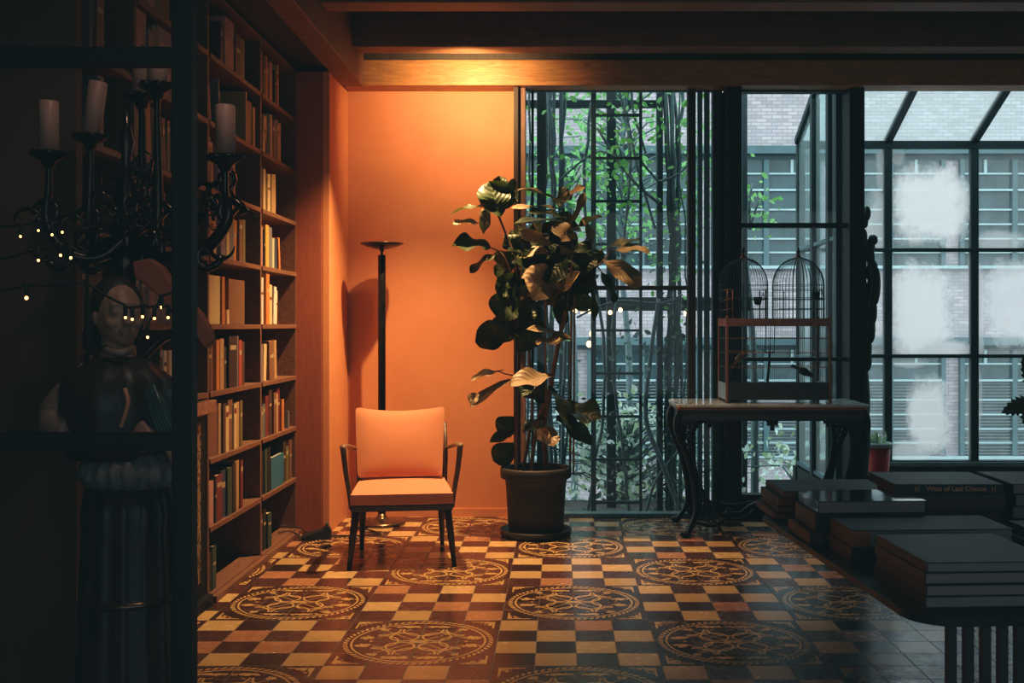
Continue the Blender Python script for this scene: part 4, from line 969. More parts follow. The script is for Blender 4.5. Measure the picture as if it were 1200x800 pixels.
# drop ornaments along the apron
def drop(cx, w, h, y):
    pts = [(-w, 0), (-w * .8, -h * .25), (-w * .95, -h * .42), (-w * .55, -h * .5), (-w * .35, -h * .38), (-w * .3, -h * .7), (-w * .45, -h * .85), (0, -h), (w * .45, -h * .85), (w * .3, -h * .7), (w * .35, -h * .38), (w * .55, -h * .5), (w * .95, -h * .42), (w * .8, -h * .25), (w, 0)]
    MB().prism(pts, lambda u, v, d: Vector((cx + u, d, TZ - .10 + v)), y, y + .012).build('apron_ornament', M['iron'], con, .002)
cm = (cxl + cxr) / 2
drop(cm, .038, .06, TYF + .032); drop(cm - .38, .03, .035, TYF + .032); drop(cm + .33, .03, .035, TYF + .032); drop(cm + .42, .05, .03, TYF + .032); drop(cm - .30, .02, .022, TYF + .032)
def console_leg(s_, front):
    """cabriole iron leg with inner C-scroll and pierced lattice; s_=-1 left, +1 right"""
    y = TYF + .05 if front else TYB - .05; sg = -1 if front else 1
    ex = cxl if s_ < 0 else cxr
    X = lambda q: ex - s_ * q          # q measured inward from the table end
    m = MB()
    outer = [(.035, .765), (.012, .71), (.008, .65), (.028, .58), (.06, .50), (.085, .42), (.105, .33), (.118, .24), (.122, .16), (.108, .10), (.085, .055), (.06, .022), (.045, .016)]
    sp_ = [0, 0, 0, 0, .0, .0, .0, .0, .0, .01, .03, .05, .055]
    path = smooth_path([(X(q), y + sg * o_ * .8, z) for (q, z), o_ in zip(outer, sp_)], 4)
    m.tube(path, lerp_list([.026, .034, .034, .030, .026, .024, .023, .023, .023, .024, .024, .026, .022], len(path)), 8, flat=.7)
    m.ball((X(.052), y + sg * .045, .020), (.034, .026, .020), 12, 8)
    inner = [(.165, .685), (.13, .675), (.10, .62), (.095, .53), (.105, .44), (.13, .34), (.165, .25), (.215, .175), (.275, .125), (.315, .125), (.325, .155), (.30, .165)]
    path = smooth_path([(X(q), y, z) for q, z in inner], 4)
    m.tube(path, lerp_list([.014, .024, .024, .022, .021, .020, .019, .018, .018, .015, .012, .009], len(path)), 8, flat=.7)
    m.tube(smooth_path([(X(.165), y, .685), (X(.20), y, .69), (X(.21), y, .66), (X(.185), y, .655)], 4), .008, 6)
    # filled shoulder
    m.prism([(X(.02), .69), (X(.20), .69), (X(.15), .675), (X(.12), .665), (X(.02), .66)] if s_ < 0 else [(X(.02), .66), (X(.12), .665), (X(.15), .675), (X(.20), .69), (X(.02), .69)], lambda u, v, d: Vector((u, d, v)), y - .008, y + .008)
    # lattice of small rings in the knee and at the foot
    def ringat(q, z, r_, rr=.0048): m.tube([(X(q) + r_ * math.cos(a), y, z + r_ * math.sin(a)) for a in [2 * PI * k_ / 12 for k_ in range(13)]], rr, 5, cap=False)
    for q, z, r_ in ((.045, .635, .016), (.075, .635, .015), (.05, .60, .015), (.08, .60, .014), (.062, .565, .015), (.088, .565, .012), (.075, .53, .014), (.085, .495, .011), (.092, .46, .010),
                     (.150, .20, .020), (.185, .155, .020), (.15, .155, .018), (.215, .12, .018), (.18, .115, .018), (.145, .115, .018), (.25, .095, .014), (.155, .245, .012), (.21, .09, .012)):
        ringat(q, z, r_)
    m.tube(smooth_path([(X(.10), y, .085), (X(.15), y, .075), (X(.21), y, .062), (X(.26), y, .075), (X(.29), y, .10)], 4), .010, 6)
    m.build('leg', M['iron'], con)
for s_ in (-1, 1):
    for fr_ in (True, False): console_leg(s_, fr_)
# scrolled stretchers
for s_ in (-1, 1):
    ex = cxl if s_ < 0 else cxr; X = lambda q: ex - s_ * q
    m = MB()
    m.tube(smooth_path([(X(.30), TYF + .05, .14), (X(.38), TYF + .10, .125), (X(.46), TYF + .20, .15), (X(.54), TYF + .27, .165)], 6), [.016] * 6 + [.012] * 6 + [.015] * 7, 8)
    m.tube(smooth_path([(X(.30), TYB - .05, .14), (X(.38), TYB - .10, .125), (X(.46), TYB - .20, .15), (X(.54), TYB - .27, .165)], 6), .013, 8)
    m.tube(smooth_path([(X(.30), TYF + .05, .10), (X(.40), TYF + .12, .09), (X(.50), TYF + .25, .12)], 6), .008, 8)
    m.build('stretcher', M['iron'], con)
MB().lathe([(.01, .13), (.045, .145), (.05, .17), (.03, .19), (.018, .22), (.005, .235)], (cm, (TYF + TYB) / 2, 0), 16).build('stretcher_finial', M['iron'], con)

# ------------------------------------------------------------------ birdcage
GYF, GYB = 6.64, 6.96
gz = TZ + .001
gl, gr_ = PX(849.5, 6.72), PX(969, 6.72)
gy = lambda p: PZ(p, 6.72)
cage = thing('birdcage', 'twin-domed antique birdcage of dark wire and chipped wood on the console', 'birdcage', ((gl + gr_) / 2, (GYF + GYB) / 2, gz))
zt = gz + (467 - 369) * 6.72 / FPX     # top of the box
zr = zt - .048; zb0, zb1 = gz + .018, gz + .125
for x in (gl, gr_):
    for y in (GYF, GYB):
        MB().box(x - .008, x + .008, y - .008, y + .008, gz, zt + .015).build('corner_post', M['cagewood'], cage, .002)
bm_ = MB(); bm_.box(gl + .008, gr_ - .008, GYF - .008, GYF + .006, zb0, zb1); bm_.build('base_front', M['cagebase'], cage, .002)
bm_ = MB(); bm_.box(gl + .008, gr_ - .008, GYB - .006, GYB + .008, zb0, zb0 + .04); bm_.box(gl - .006, gl + .006, GYF + .008, GYB - .008, zb0, zb0 + .1); bm_.box(gr_ - .006, gr_ + .006, GYF + .008, GYB - .008, zb0, zb0 + .1)
bm_.box(gl, gr_, GYF + .006, GYB - .006, zb0, zb0 + .01); bm_.build('base_tray', M['greyrim'], cage, .001)
bm_ = MB(); bm_.box(gl + .008, gr_ - .008, GYF - .008, GYF + .008, zr, zt); bm_.box(gl + .008, gr_ - .008, GYB - .008, GYB + .008, zr, zt)
bm_.box(gl - .006, gl + .006, GYF + .008, GYB - .008, zr, zt); bm_.box(gr_ - .006, gr_ + .006, GYF + .008, GYB - .008, zr, zt); bm_.build('top_rail', M['cagewood'], cage, .002)
cx_ = (gl + gr_) / 2
MB().box(cx_ - .012, cx_ + .012, GYF - .012, GYF - .008, zr + .008, zt - .004).build('clasp', M['copper'], cage, .001)
wm = MB()
nW = 52
for i in range(1, nW):
    x = gl + (gr_ - gl) * i / nW
    wm.tube([(x, GYF, zb1), (x, GYF, zr)], .0008, 4, cap=False); wm.tube([(x, GYB, zb0 + .04), (x, GYB, zr)], .0008, 4, cap=False)
for i in range(1, 26):
    y = GYF + (GYB - GYF) * i / 26
    for x in (gl, gr_): wm.tube([(x, y, zb0 + .1), (x, y, zr)], .0008, 4, cap=False)
wm.build('upright_wires', M['wire'], cage)
hm = MB()
for q in (.26, .52, .78):
    z = zb1 + (zr - zb1) * q
    hm.tube([(gl, GYF - .001, z), (gr_, GYF - .001, z), (gr_, GYB, z), (gl, GYB, z), (gl, GYF, z)], .0018, 5)
hm.build('hoop_wires', M['copper'], cage)
# domes
yc = (GYF + GYB) / 2
for cxp, rpx in ((871, 28.5), (935.5, 30)):
    cx = PX(cxp, yc); r0 = rpx * yc / FPX; ry = .155
    zc = zt + .205; top = zt + .375
    dm = MB()
    n = 44
    for k_ in range(n):
        a = 2 * PI * k_ / n; pts = [(cx + r0 * math.cos(a), yc + ry * math.sin(a), zt)]
        for j in range(0, 9):
            b = PI / 2 * j / 8; pts.append((cx + r0 * math.cos(a) * math.cos(b) , yc + ry * math.sin(a) * math.cos(b), zc + (top - zc) * math.sin(b)))
        dm.tube(pts, .0013, 4, cap=False)
    dome = dm.build('dome_wires', M['wire'], cage)
    em = MB()
    for a in (0, PI / 2, PI, 3 * PI / 2):
        pts = [(cx + r0 * math.cos(a), yc + ry * math.sin(a), zt)]
        for j in range(0, 11):
            b = PI / 2 * j / 10; pts.append((cx + r0 * math.cos(a) * math.cos(b), yc + ry * math.sin(a) * math.cos(b), zc + (top - zc) * math.sin(b)))
        em.tube(pts, .0032, 6)
    for z in (zt + .055, zt + .115, zt + .125, zt + .175, zt + .205):
        em.tube([(cx + r0 * math.cos(2 * PI * k_ / 32), yc + ry * math.sin(2 * PI * k_ / 32), z) for k_ in range(33)], .0017, 5, cap=False)
    em.build('dome_hoops', M['wire'], dome)
    MB().lathe([(.014, top - .004), (.02, top), (.012, top + .014), (.009, top + .03)], (cx, yc, 0), 16).build('dome_cap', M['copper'], dome)
    MB().lathe([(.004, top + .03), (.010, top + .034), (.010, top + .042), (.005, top + .046), (.008, top + .054), (.004, top + .062), (.001, top + .066)], (cx, yc, 0), 14).build('finial', M['iron'], dome)
# square copper doorway on the left side of the left dome
xl = gl
dmm = MB()
for z in (zt + .055, zt + .115, zt + .175):
    dmm.tube([(xl - .004, GYF + .24, z - .012), (xl + .003, GYF, z), (xl + .034, GYF - .002, z)], .0028, 6)
dmm.tube([(xl + .003, GYF, zt), (xl + .003, GYF, zt + .175)], .0028, 6); dmm.tube([(xl + .034, GYF - .002, zt), (xl + .034, GYF - .002, zt + .175)], .0028, 6)
dmm.build('side_door', M['copper'], cage)
# frames in front of the domes
fmm = MB()
for (a, b) in ((PX(886, yc), PX(893, yc)), (PX(914, yc), PX(920, yc)), (PX(948, yc), PX(953, yc))):
    fmm.tube([(a, yc - .12, zt), (a, yc - .12, zt + .17), (b, yc - .12, zt + .17), (b, yc - .12, zt)], .0028, 6)
for z in (zt + .118, zt + .06): fmm.tube([(gl + .03, yc - .12, z), (PX(897, yc), yc - .12, z)], .002, 5); fmm.tube([(PX(908, yc), yc - .12, z), (gr_ - .01, yc - .12, z)], .002, 5)
fmm.build('perch_frame', M['wire'], cage)
for q, zz_, in ((888, 352), (956, 346)):
    c = P(q, zz_, yc - .06)
    MB().lathe([(.005, -.028), (.02, -.022), (.026, 0), (.027, .02), (.022, .022), (.018, .0), (.004, -.012)], c, 14).build('feeding_cup', M['iron'], cage)
    MB().tube([c + Vector((.02, 0, .015)), c + Vector((.035, 0, .05)), (c.x + .03, yc - .12, zt + .118)], .002, 5).build('cup_hook', M['wire'], cage)
sw = MB()
for a in (897.5, 903, 908): sw.tube([P(a, 379, yc - .02), P(a - .3, 395, yc - .02), P(a - .8, 413, yc - .02)], .0028, 6)
sw.tube([P(896.5, 413, yc - .02), P(907.5, 413, yc - .02)], .0035, 6); sw.build('swing', M['wire'], cage)
MB().tube([P(902, 414, yc), (PX(898.5, yc), yc, zb0 + .008)], [.007, .008], 8).build('perch_stick', M['iron'], cage)
MB().tube([(gl + .006, yc - .02, PZ(411, yc)), P(885, 411, yc - .02), P(883, 420, yc - .02)], .003, 6).build('perch', M['copper'], cage)
MB().tube([P(872, 420.5, yc - .02), (gr_ - .006, yc - .02, PZ(420.5, yc))], .0045, 8).build('perch', M['iron'], cage)

def bird(label, loc, rot, mat, belly, scale=1.0):
    root = thing('bird', label, 'bird', loc, 0)
    m = MB()
    prof = [(.002, -.050), (.012, -.042), (.020, -.025), (.023, -.005), (.021, .014), (.0165, .027), (.0155, .036), (.0145, .045), (.009, .053), (.002, .056)]
    rot4 = rot.to_matrix()
    m.lathe([(r_ * scale, z_ * scale) for r_, z_ in prof], (0, 0, 0), 16, mat=rot4)
    m.add([rot4 @ Vector(p) * scale for p in ((-.008, 0, -.04), (.008, 0, -.04), (.011, .006, -.10), (-.011, .006, -.10), (-.008, .006, -.04), (.008, .006, -.04), (.011, .010, -.10), (-.011, .010, -.10))],
          [(0, 1, 2, 3), (7, 6, 5, 4), (0, 4, 5, 1), (2, 6, 7, 3), (0, 3, 7, 4), (1, 5, 6, 2)])
    m.build('body', mat, root, loc=(0, 0, 0))
    for s_ in (-1, 1):
        MB().ball(rot4 @ Vector((s_ * .018, .004, -.012)) * scale, (.007 * scale, .012 * scale, .030 * scale), 10, 8, mat=rot4).build('wing', belly, root, loc=(0, 0, 0))
        MB().ball(rot4 @ Vector((s_ * .0125, -.006, .041)) * scale, .0022, 6, 5).build('eye', M['black'], root, loc=(0, 0, 0))
        MB().tube([Vector((s_ * .006, 0, -.01)), Vector((s_ * .006, -.002, -.026 * scale))], .0018, 5).build('leg', M['beak'], root, loc=(0, 0, 0))
    MB().tube([rot4 @ Vector((0, -.010, .042)) * scale, rot4 @ Vector((0, -.024, .038)) * scale], [.004, .0008], 8).build('beak', M['beak'], root, loc=(0, 0, 0))
    return root
bird('small brown bird with pale wing perched in the left of the cage', P(868, 421, yc - .02) + Vector((0, 0, .016)), Euler((R(15), R(38), 0)), M['bird'], M['birdwhite'], .85)
bird('small dark bird with raised tail on the right of the cage floor', P(944, 436, yc - .03), Euler((R(20), R(118), 0)), M['birddark'], M['birddark'], .95)

# ------------------------------------------------------------------ red pot and cactus in the conservatory
rx, ry_ = PX(1027, 7.75), 7.75
rp = thing('red_planter', 'glossy red tapered planter with grey rim holding a small pale plant', 'planter', (rx, ry_, 0))
MB().lathe([(.02, 0), (.062, 0), (.068, .02), (.098, .40), (.088, .40), (.085, .38), (.02, .38)], (rx, ry_, 0), 36).build('pot', M['redpot'], rp)
MB().lathe([(.088, .401), (.108, .405), (.113, .42), (.108, .435), (.098, .437), (.09, .43), (.088, .401)], (rx, ry_, 0), 36).build('rim', M['greyrim'], rp)
MB().lathe([(.01, .382), (.085, .382), (.05, .395), (.01, .40)], (rx, ry_, 0), 24).build('soil', M['soil'], rp)
sm = MB(); r3 = random.Random(3)
for i in range(26):
    a = r3.uniform(0, 6.28); b = Vector((rx + .03 * math.cos(a), ry_ + .03 * math.sin(a), .39)); t2 = b + Vector((.06 * math.cos(a), .06 * math.sin(a), r3.uniform(.06, .13)))
    leaf(sm, b, t2, .022, (math.cos(a), math.sin(a), .5), .3, .05, 2, 5, 'vine')
sm.build('foliage', M['paleleaf'], rp)
ccx, ccy = PX(1013, 7.5), 7.52
cac = thing('tall_cactus', 'tall dark knobbly cactus standing against the black corner post', 'cactus', (ccx, ccy, 0))
MB().lathe([(.02, 0), (.075, 0), (.09, .22), (.10, .22), (.10, .25), (.085, .25), (.08, .23), (.02, .23)], (ccx, ccy, 0), 28).build('pot', M['pot'], cac)
def seg(c, rx_, rz_, par, name='trunk', tilt=0):
    m = MB(); mt = Matrix.Rotation(tilt, 3, 'Y')
    n = 24; prof = [(.01, -rz_)] + [(rx_ * math.cos(b) ** .7, rz_ * math.sin(b)) for b in [PI * (k_ / 10 - .5) for k_ in range(1, 10)]] + [(.01, rz_)]
    m.lathe(prof, c, n, wob=lambda a, i: 1 + .16 * math.cos(a * 6), mat=mt)
    return m
cm_ = MB()
cseg = [(1008, 600, 9, 55), (1009, 530, 9, 55), (1010, 455, 8, 45), (1011, 415, 6, 22), (1013, 395, 7, 18), (1019, 382, 6, 20), (1016, 405, 5, 14), (1021, 360, 6, 20), (1024, 335, 7, 24), (1022, 318, 6, 14), (1020, 300, 4.5, 14), (1014, 288, 4.5, 10),
        (1012, 278, 4, 10), (1021, 288, 4, 8), (1023, 281, 5, 6), (1013, 258, 4, 9), (1016, 250, 4, 8), (1012, 340, 4.5, 22), (1014, 365, 5, 16), (1011, 310, 4, 16), (1017, 425, 4, 10), (1018, 405, 3, 6)]
for (a, b, w, h) in cseg:
    c = P(a, b, ccy); s_ = seg(c, w * ccy / FPX, h * ccy / FPX, cac, tilt=rnd.uniform(-.12, .12)); cm_.add(s_.v, s_.f, True)
cm_.tube([(ccx, ccy, .23), P(1009, 560, ccy), P(1010, 480, ccy), P(1012, 400, ccy), P(1014, 340, ccy), P(1014, 290, ccy)], [.022, .018, .015, .012, .010, .008], 10)
cm_.build('trunk', M['cactus'], cac)

# plant with the serrated leaf at the right edge
mp = thing('potted_shrub', 'dark plant with jagged leaves reaching in from the right edge', 'plant', (2.42, 5.4, 0))
MB().lathe([(.02, 0), (.13, 0), (.16, .28), (.17, .28), (.17, .32), (.15, .32), (.145, .29), (.02, .29)], (2.42, 5.4, 0), 28).build('pot', M['pot'], mp)
MB().tube(smooth_path([(2.42, 5.4, .29), (2.44, 5.4, .6), (2.40, 5.4, .85), (2.36, 5.4, .98)], 5), .012, 8).build('stem', M['bark'], mp)
jm = MB()
def jag(c, ang, L_, W_, ry=0):
    n = 7; pts = [(0, 0)]
    for i in range(n):
        t = (i + .3) / n; pts.append((t * L_, -W_ * math.sin(PI * (t * .85 + .1)) * 1.0)); pts.append((t * L_ + L_ * .015, -W_ * .62 * math.sin(PI * (t * .85 + .12))))
    pts.append((L_ * 1.02, 0))
    for i in reversed(range(n)):
        t = (i + .3) / n; pts.append((t * L_ + L_ * .015, W_ * .62 * math.sin(PI * (t * .85 + .12)))); pts.append((t * L_, W_ * math.sin(PI * (t * .85 + .1))))
    rt = Matrix.Rotation(ang, 3, 'Y') @ Matrix.Rotation(ry, 3, 'X')
    jm.prism(pts, lambda u, v, d: Vector(c) + rt @ Vector((u, d, v)), -.0015, .0015)
cj = P(1212, 468, 5.35)
jag(cj, R(180 - 22), .17, .05); jag(cj + Vector((0, .01, .01)), R(180 - 75), .15, .05, .4); jag(cj + Vector((.02, .02, .02)), R(250), .2, .06, .5); jag(cj + Vector((.05, .0, .02)), R(-20), .2, .06, .6); jag((2.36, 5.4, .98), R(-60), .2, .06, .8); jag((2.38, 5.4, .9), R(20), .22, .07, .8)
jm.build('foliage', M['leaf'], mp)
MB().tube([(2.36, 5.4, .97), cj], .006, 6).build('petiole', M['bark'], mp)

# ------------------------------------------------------------------ book table front right
TH = .45
tb = thing('low_table', 'dark low table with rounded corners on a slatted base, covered in art books', 'table', (1.75, 3.95, 0))
ang = R(4.3)
piv = Vector((.985, 3.02, 0)); rot = Matrix.Rotation(ang, 3, 'Z')
def TP(u, v, z): return piv + rot @ Vector((u, v, z))
rr_ = [( u, v) for u, v in rrect(0, 1.75, 0, 1.75, .13, 8)]
MB().prism(rr_, lambda u, v, d: TP(u, v, d), TH - .022, TH).build('tabletop', M['tabletop'], tb, .004)
sl_ = MB()
for i in range(26):
    u = .13 + i * .0505
    MB().prism([(u, .10), (u + .027, .10), (u + .027, .125), (u, .125)], lambda a, b, d: TP(a, b, d), .03, TH - .023).build('slat', M['slat'], tb, .002)
MB().prism([(.12, .095), (1.6, .095), (1.6, .13), (.12, .13)], lambda a, b, d: TP(a, b, d), 0, .03).build('base_rail', M['slat'], tb, .003)
MB().prism([(1.0, .6), (1.5, .6), (1.5, 1.3), (1.0, 1.3)], lambda a, b, d: TP(a, b, d), 0, TH - .023).build('pedestal', M['slat'], tb, .003)

def big_book(label, x, y, z, w, d, t, rz, cover, pages, spine='left', grp=None, end=None):
    """x,y = near left corner; w across, d deep, t thick"""
    root = thing('art_book', label, 'book', (x, y, z), rz, 'art books stacked on the low table')
    b = .003
    m = MB()
    m.box(0, w, 0, d, 0, b); m.box(0, w, 0, d, t - b, t)
    if spine == 'left': m.box(0, b, 0, d, b, t - b); pg = (b, w - .005, .005, d - .005)
    elif spine == 'front': m.box(0, w, 0, b, b, t - b); pg = (.005, w - .005, b, d - .005)
    else: m.box(w - b, w, 0, d, b, t - b); pg = (.005, w - b, .005, d - .005)
    c = m.build('cover', cover, root, .0008, loc=(0, 0, 0))
    MB().box(pg[0], pg[1], pg[2], pg[3], b, t - b).build('pages', pages, root, loc=(0, 0, 0))
    if end: # copper band wrapped round the near left end
        MB().box(-.0006, end, -.0008, .004, b, t - b).build('slipcase_edge', M['copperend'], root, loc=(0, 0, 0))
    return root
def stack(specs, x, y, rz):
    z = TH + .0005; out = []
    for (lab, dx, dy, w, d, t, dr, cov, pgs, sp, end) in specs:
        out.append(big_book(lab, x + dx, y + dy, z, w, d, t, rz + R(dr), cov, pgs, sp, end=end)); z += t + .0004
    return out
W = M
# far left stack
stack([('dark brown book at the bottom of the far left stack', -.03, -.01, .40, .34, .028, 1, W['coverbrown'], W['page_dim'], 'left', .1),
       ('dark book second from bottom of the far left stack', -.015, .0, .40, .34, .024, -1, W['coverbrown'], W['page_dim'], 'left', .12),
       ('thick black book under the top one of the far left stack', -.01, .01, .42, .34, .034, .5, W['coverdark'], W['page_dim'], 'left', .07),
       ('wide slate book on top of the far left stack', .012, .0, .46, .35, .030, .5, W['coverdark'], W['page_dim'], 'left', .05)], .925, 4.59, R(1))
# glossy stack
stack([('dark brown book at the bottom of the stack with the glossy cover', -.03, .0, .40, .28, .045, 2, W['coverbrown'], W['page_dim'], 'left', None),
       ('black book in the middle of the stack with the glossy cover', -.01, .01, .40, .28, .068, 0, W['coverdark'], W['coverdark'], 'left', None),
       ('glossy black book reflecting the windows on its cover', .0, .0, .406, .28, .046, 0, W['covergloss'], W['page'], 'left', None)], .957, 4.06, R(2.5))
# wide dark stack in front of it
stack([('dark book at the bottom of the wide stack in the middle', -.005, .0, .50, .27, .05, 1, W['coverdark'], W['coverdark'], 'left', None),
       ('wide dark book with grey pages and copper corner, middle of table', .0, .0, .56, .27, .062, 0, W['coverdark'], W['page'], 'left', .06)], 1.0, 3.745, R(2.5))
# near stack of four
stack([('navy book at the bottom of the nearest stack of four', .0, .003, .385, .42, .034, .5, W['coverblue'], W['page'], 'left', None),
       ('navy book second from bottom in the nearest stack of four', .002, .0, .385, .42, .033, 0, W['coverblue'], W['page'], 'left', None),
       ('navy book second from top in the nearest stack of four', .0, .004, .385, .42, .034, .3, W['coverblue'], W['page'], 'left', None),
       ('navy book on top of the nearest stack of four', .004, .0, .385, .42, .030, 0, W['coverblue'], W['page'], 'left', None)], 1.047, 3.14, R(3))
# titled stack
st = stack([('brown book at the bottom of the stack under the titled book', .03, .0, .42, .34, .045, 0, W['coverbrown'], W['page_dim'], 'right', None),
       ('dark book with raised bands low in the stack under the titled book', .0, .005, .42, .34, .036, -1, W['coverdark'], W['page_dim'], 'right', None),
       ('thick grey-paged book directly under the titled book', .022, .0, .415, .34, .068, 0, W['coverbrown'], W['page_dim'], 'right', None),
       ('teal book on top whose black spine reads West of Last Chance', .0, .0, .424, .365, .038, 0, W['coverteal'], W['page_dim'], 'front', None)], 1.314, 4.30, R(0))
title = st[-1]
def text(body, x, z, size, parent, name, off=.0):
    cu = bpy.data.curves.new(name, 'FONT'); cu.body = body; cu.size = size; cu.extrude = .0004; cu.offset = off; cu.align_x = 'LEFT'; cu.align_y = 'CENTER'
    tmp = bpy.data.objects.new('tmp', cu); col.objects.link(tmp)
    dg = bpy.context.evaluated_depsgraph_get(); me = bpy.data.meshes.new_from_object(tmp.evaluated_get(dg)); bpy.data.objects.remove(tmp)
    me.transform(Matrix.Rotation(PI / 2, 4, 'X')); me.materials.clear(); me.materials.append(M['foil'])
    o = bpy.data.objects.new(name, me); col.objects.link(o); o.parent = parent; o.location = (x, -.0006, z); return o
text('West of Last Chance', .122, .020, .0275, title, 'spine_title', .0005)
for dx in (.078, .378):
    lm2 = MB(); lm2.box(dx, dx + .002, -.0008, 0, .008, .030); lm2.box(dx + .013, dx + .0155, -.0008, 0, .008, .030); lm2.box(dx + .004, dx + .011, -.0008, 0, .018, .0205); lm2.box(dx + .004, dx + .006, -.0008, 0, .012, .026)
    lm2.build('publisher_mark', M['foil'], title, loc=(0, 0, 0))
# far right stack and the one cut by the frame
stack([('brown book at the bottom of the far right stack', .02, .0, .40, .34, .05, 0, W['coverbrown'], W['page'], 'left', None),
       ('dark book second in the far right stack with pale pages', .0, .005, .40, .34, .05, 1, W['coverdark'], W['page'], 'left', None),
       ('dark book third in the far right stack with pale pages', .01, .0, .40, .34, .048, 0, W['coverdark'], W['page'], 'left', None),
       ('teal covered book on top of the far right stack', .0, .0, .42, .37, .040, 0, W['coverteal'], W['page'], 'left', None)], 1.775, 4.30, R(0))
stack([('dark book under the bright teal one at the right edge', .0, .0, .34, .30, .06, 0, W['coverdark'], W['page'], 'left', None),
       ('grey-paged book in the middle of the right edge stack', -.03, .02, .34, .30, .03, 2, W['coverdark'], W['page'], 'left', None),
       ('bright teal covered book topping the stack at the right edge', .0, .0, .34, .30, .03, 0, W['coverteal'], W['page'], 'left', None)], 1.60, 3.58, R(3))

# ------------------------------------------------------------------ candelabra and candles
KY = 3.25
kx = PX(148, KY)
kd = thing('candelabra', 'tall dark ornate bronze candelabra with scrolling arms behind the glass door', 'candelabra', (kx, KY, 0))
MB().lathe([(.02, 0), (.115, 0), (.12, .02), (.10, .035), (.06, .06), (.035, .10), (.022, .14), (.02, .5), (.034, .52), (.034, .55), (.02, .57), (.016, 1.30), (.035, 1.42), (.042, 1.46), (.018, 1.50), (.016, 1.56), (.03, 1.60), (.036, 1.64), (.02, 1.70), (.014, 1.76), (.024, 1.80), (.014, 1.84), (.012, 1.93)], (kx, KY, 0), 28).build('stand', M['ornate'], kd)
cups = [((57, 180), -.08), ((106, 160), .10), ((166, 112), .16), ((264, 184), -.10), ((184, 100), -.02)]
cand = []
ro = random.Random(21); sc_m = MB()
for i in range(46):
    px_ = ro.choice([ro.gauss(150, 26), ro.gauss(160, 30), ro.gauss(250, 12)]); b = P(px_, ro.gauss(235, 24), KY + ro.uniform(-.12, .10))
    a0 = ro.uniform(0, 6.28); rr0 = ro.uniform(.018, .045); sgn = ro.choice((-1, 1))
    sc_m.tube([b + Vector((rr0 * (1 - t_ * .8) * math.cos(a0 + sgn * t_ * 6), -.02 * t_, rr0 * (1 - t_ * .8) * math.sin(a0 + sgn * t_ * 6))) for t_ in [q_ / 11 for q_ in range(12)]], lerp_list([.004, .011, .010, .004], 12), 6, flat=.5)
for i in range(10):
    a0 = 2 * PI * i / 10; e = Vector((kx, KY, 1.50)); d_ = Vector((math.cos(a0), math.sin(a0) * .8, 0))
    sc_m.tube(smooth_path([e, e + d_ * .07 + Vector((0, 0, .05)), e + d_ * .14 + Vector((0, 0, .03)), e + d_ * .15 + Vector((0, 0, -.02))], 4), lerp_list([.008, .020, .018, .004], 13), 7, flat=.35)
sc_m.build('scroll_ornament', M['ornate'], kd)
for (a, b), dy in cups:
    Yc = KY + dy; c = P(a, b, Yc)
    r_ = .034
    path = smooth_path([(kx, KY, 1.52), (kx + (c.x - kx) * .35, KY + dy * .3, 1.46), (kx + (c.x - kx) * .75, KY + dy * .7, 1.47), (kx + (c.x - kx) * 1.02, Yc, 1.56), (c.x, Yc, max(c.z - .10, 1.62)), (c.x, Yc, c.z - .005)], 5)
    am = MB().tube(path, lerp_list([.02, .018, .02, .016, .010, .009], len(path)), 8)
    # curled leaf scrolls on the arm
    for k_, q in ((6, 1), (11, -1), (15, 1)):
        p0 = path[k_]; sx = 1 if c.x > kx else -1
        sp = [p0 + Vector((sx * .045 * (1 - t_) * math.cos(t_ * 7), .01 * q, q * .05 * (1 - t_) * math.sin(t_ * 7) + q * .02)) for t_ in [i_ / 14 for i_ in range(14)]]
        am.tube(sp, lerp_list([.011, .012, .005], 14), 6)
        am.tube(smooth_path([p0, p0 + Vector((sx * .04, -.015, q * .035)), p0 + Vector((sx * .075, -.02, q * .02)), p0 + Vector((sx * .085, -.02, -q * .005))], 3), lerp_list([.01, .014, .004], 10), 6, flat=.4)
    am.build('arm', M['ornate'], kd)
    cu_ = MB().lathe([(.008, -.045), (.016, -.038), (.022, -.022), (.045, -.008), (.052, .004), (.048, .006), (.030, -.003), (.028, -.006), (.005, -.006)], c, 24, wob=lambda a_, i_: 1 + (.14 * math.cos(a_ * 6) if i_ in (3, 4, 5) else 0)).build('drip_cup', M['ornate'], kd)
    cand.append((c, Yc))
LB = ['leftmost thick pink candle standing upright in its cup', 'tilted pink candle second from the left on the candelabra', 'short dark candle at the back of the candelabra', 'pink candle in front of the bookcase right of the black post', 'candle stub high on the candelabra beside the black post']
hs = [.155, .172, .15, .152, .10]
for i, ((c, Yc), lab, h) in enumerate(zip(cand, LB, hs)):
    o = thing('candle', lab, 'candle', c + Vector((0, 0, -.0035)), 0)
    if i == 1: o.rotation_euler = (0, R(8), 0)
    r_ = .028
    MB().lathe([(.004, 0), (r_, 0), (r_, h - .004), (r_ - .003, h), (r_ - .006, h - .002), (.004, h - .004)], (0, 0, 0), 24).build('wax', M['wax'], o, loc=(0, 0, 0))
    MB().tube([(0, 0, h - .005), (.002, 0, h + .012)], .0018, 5).build('wick', M['cord'], o, loc=(0, 0, 0))

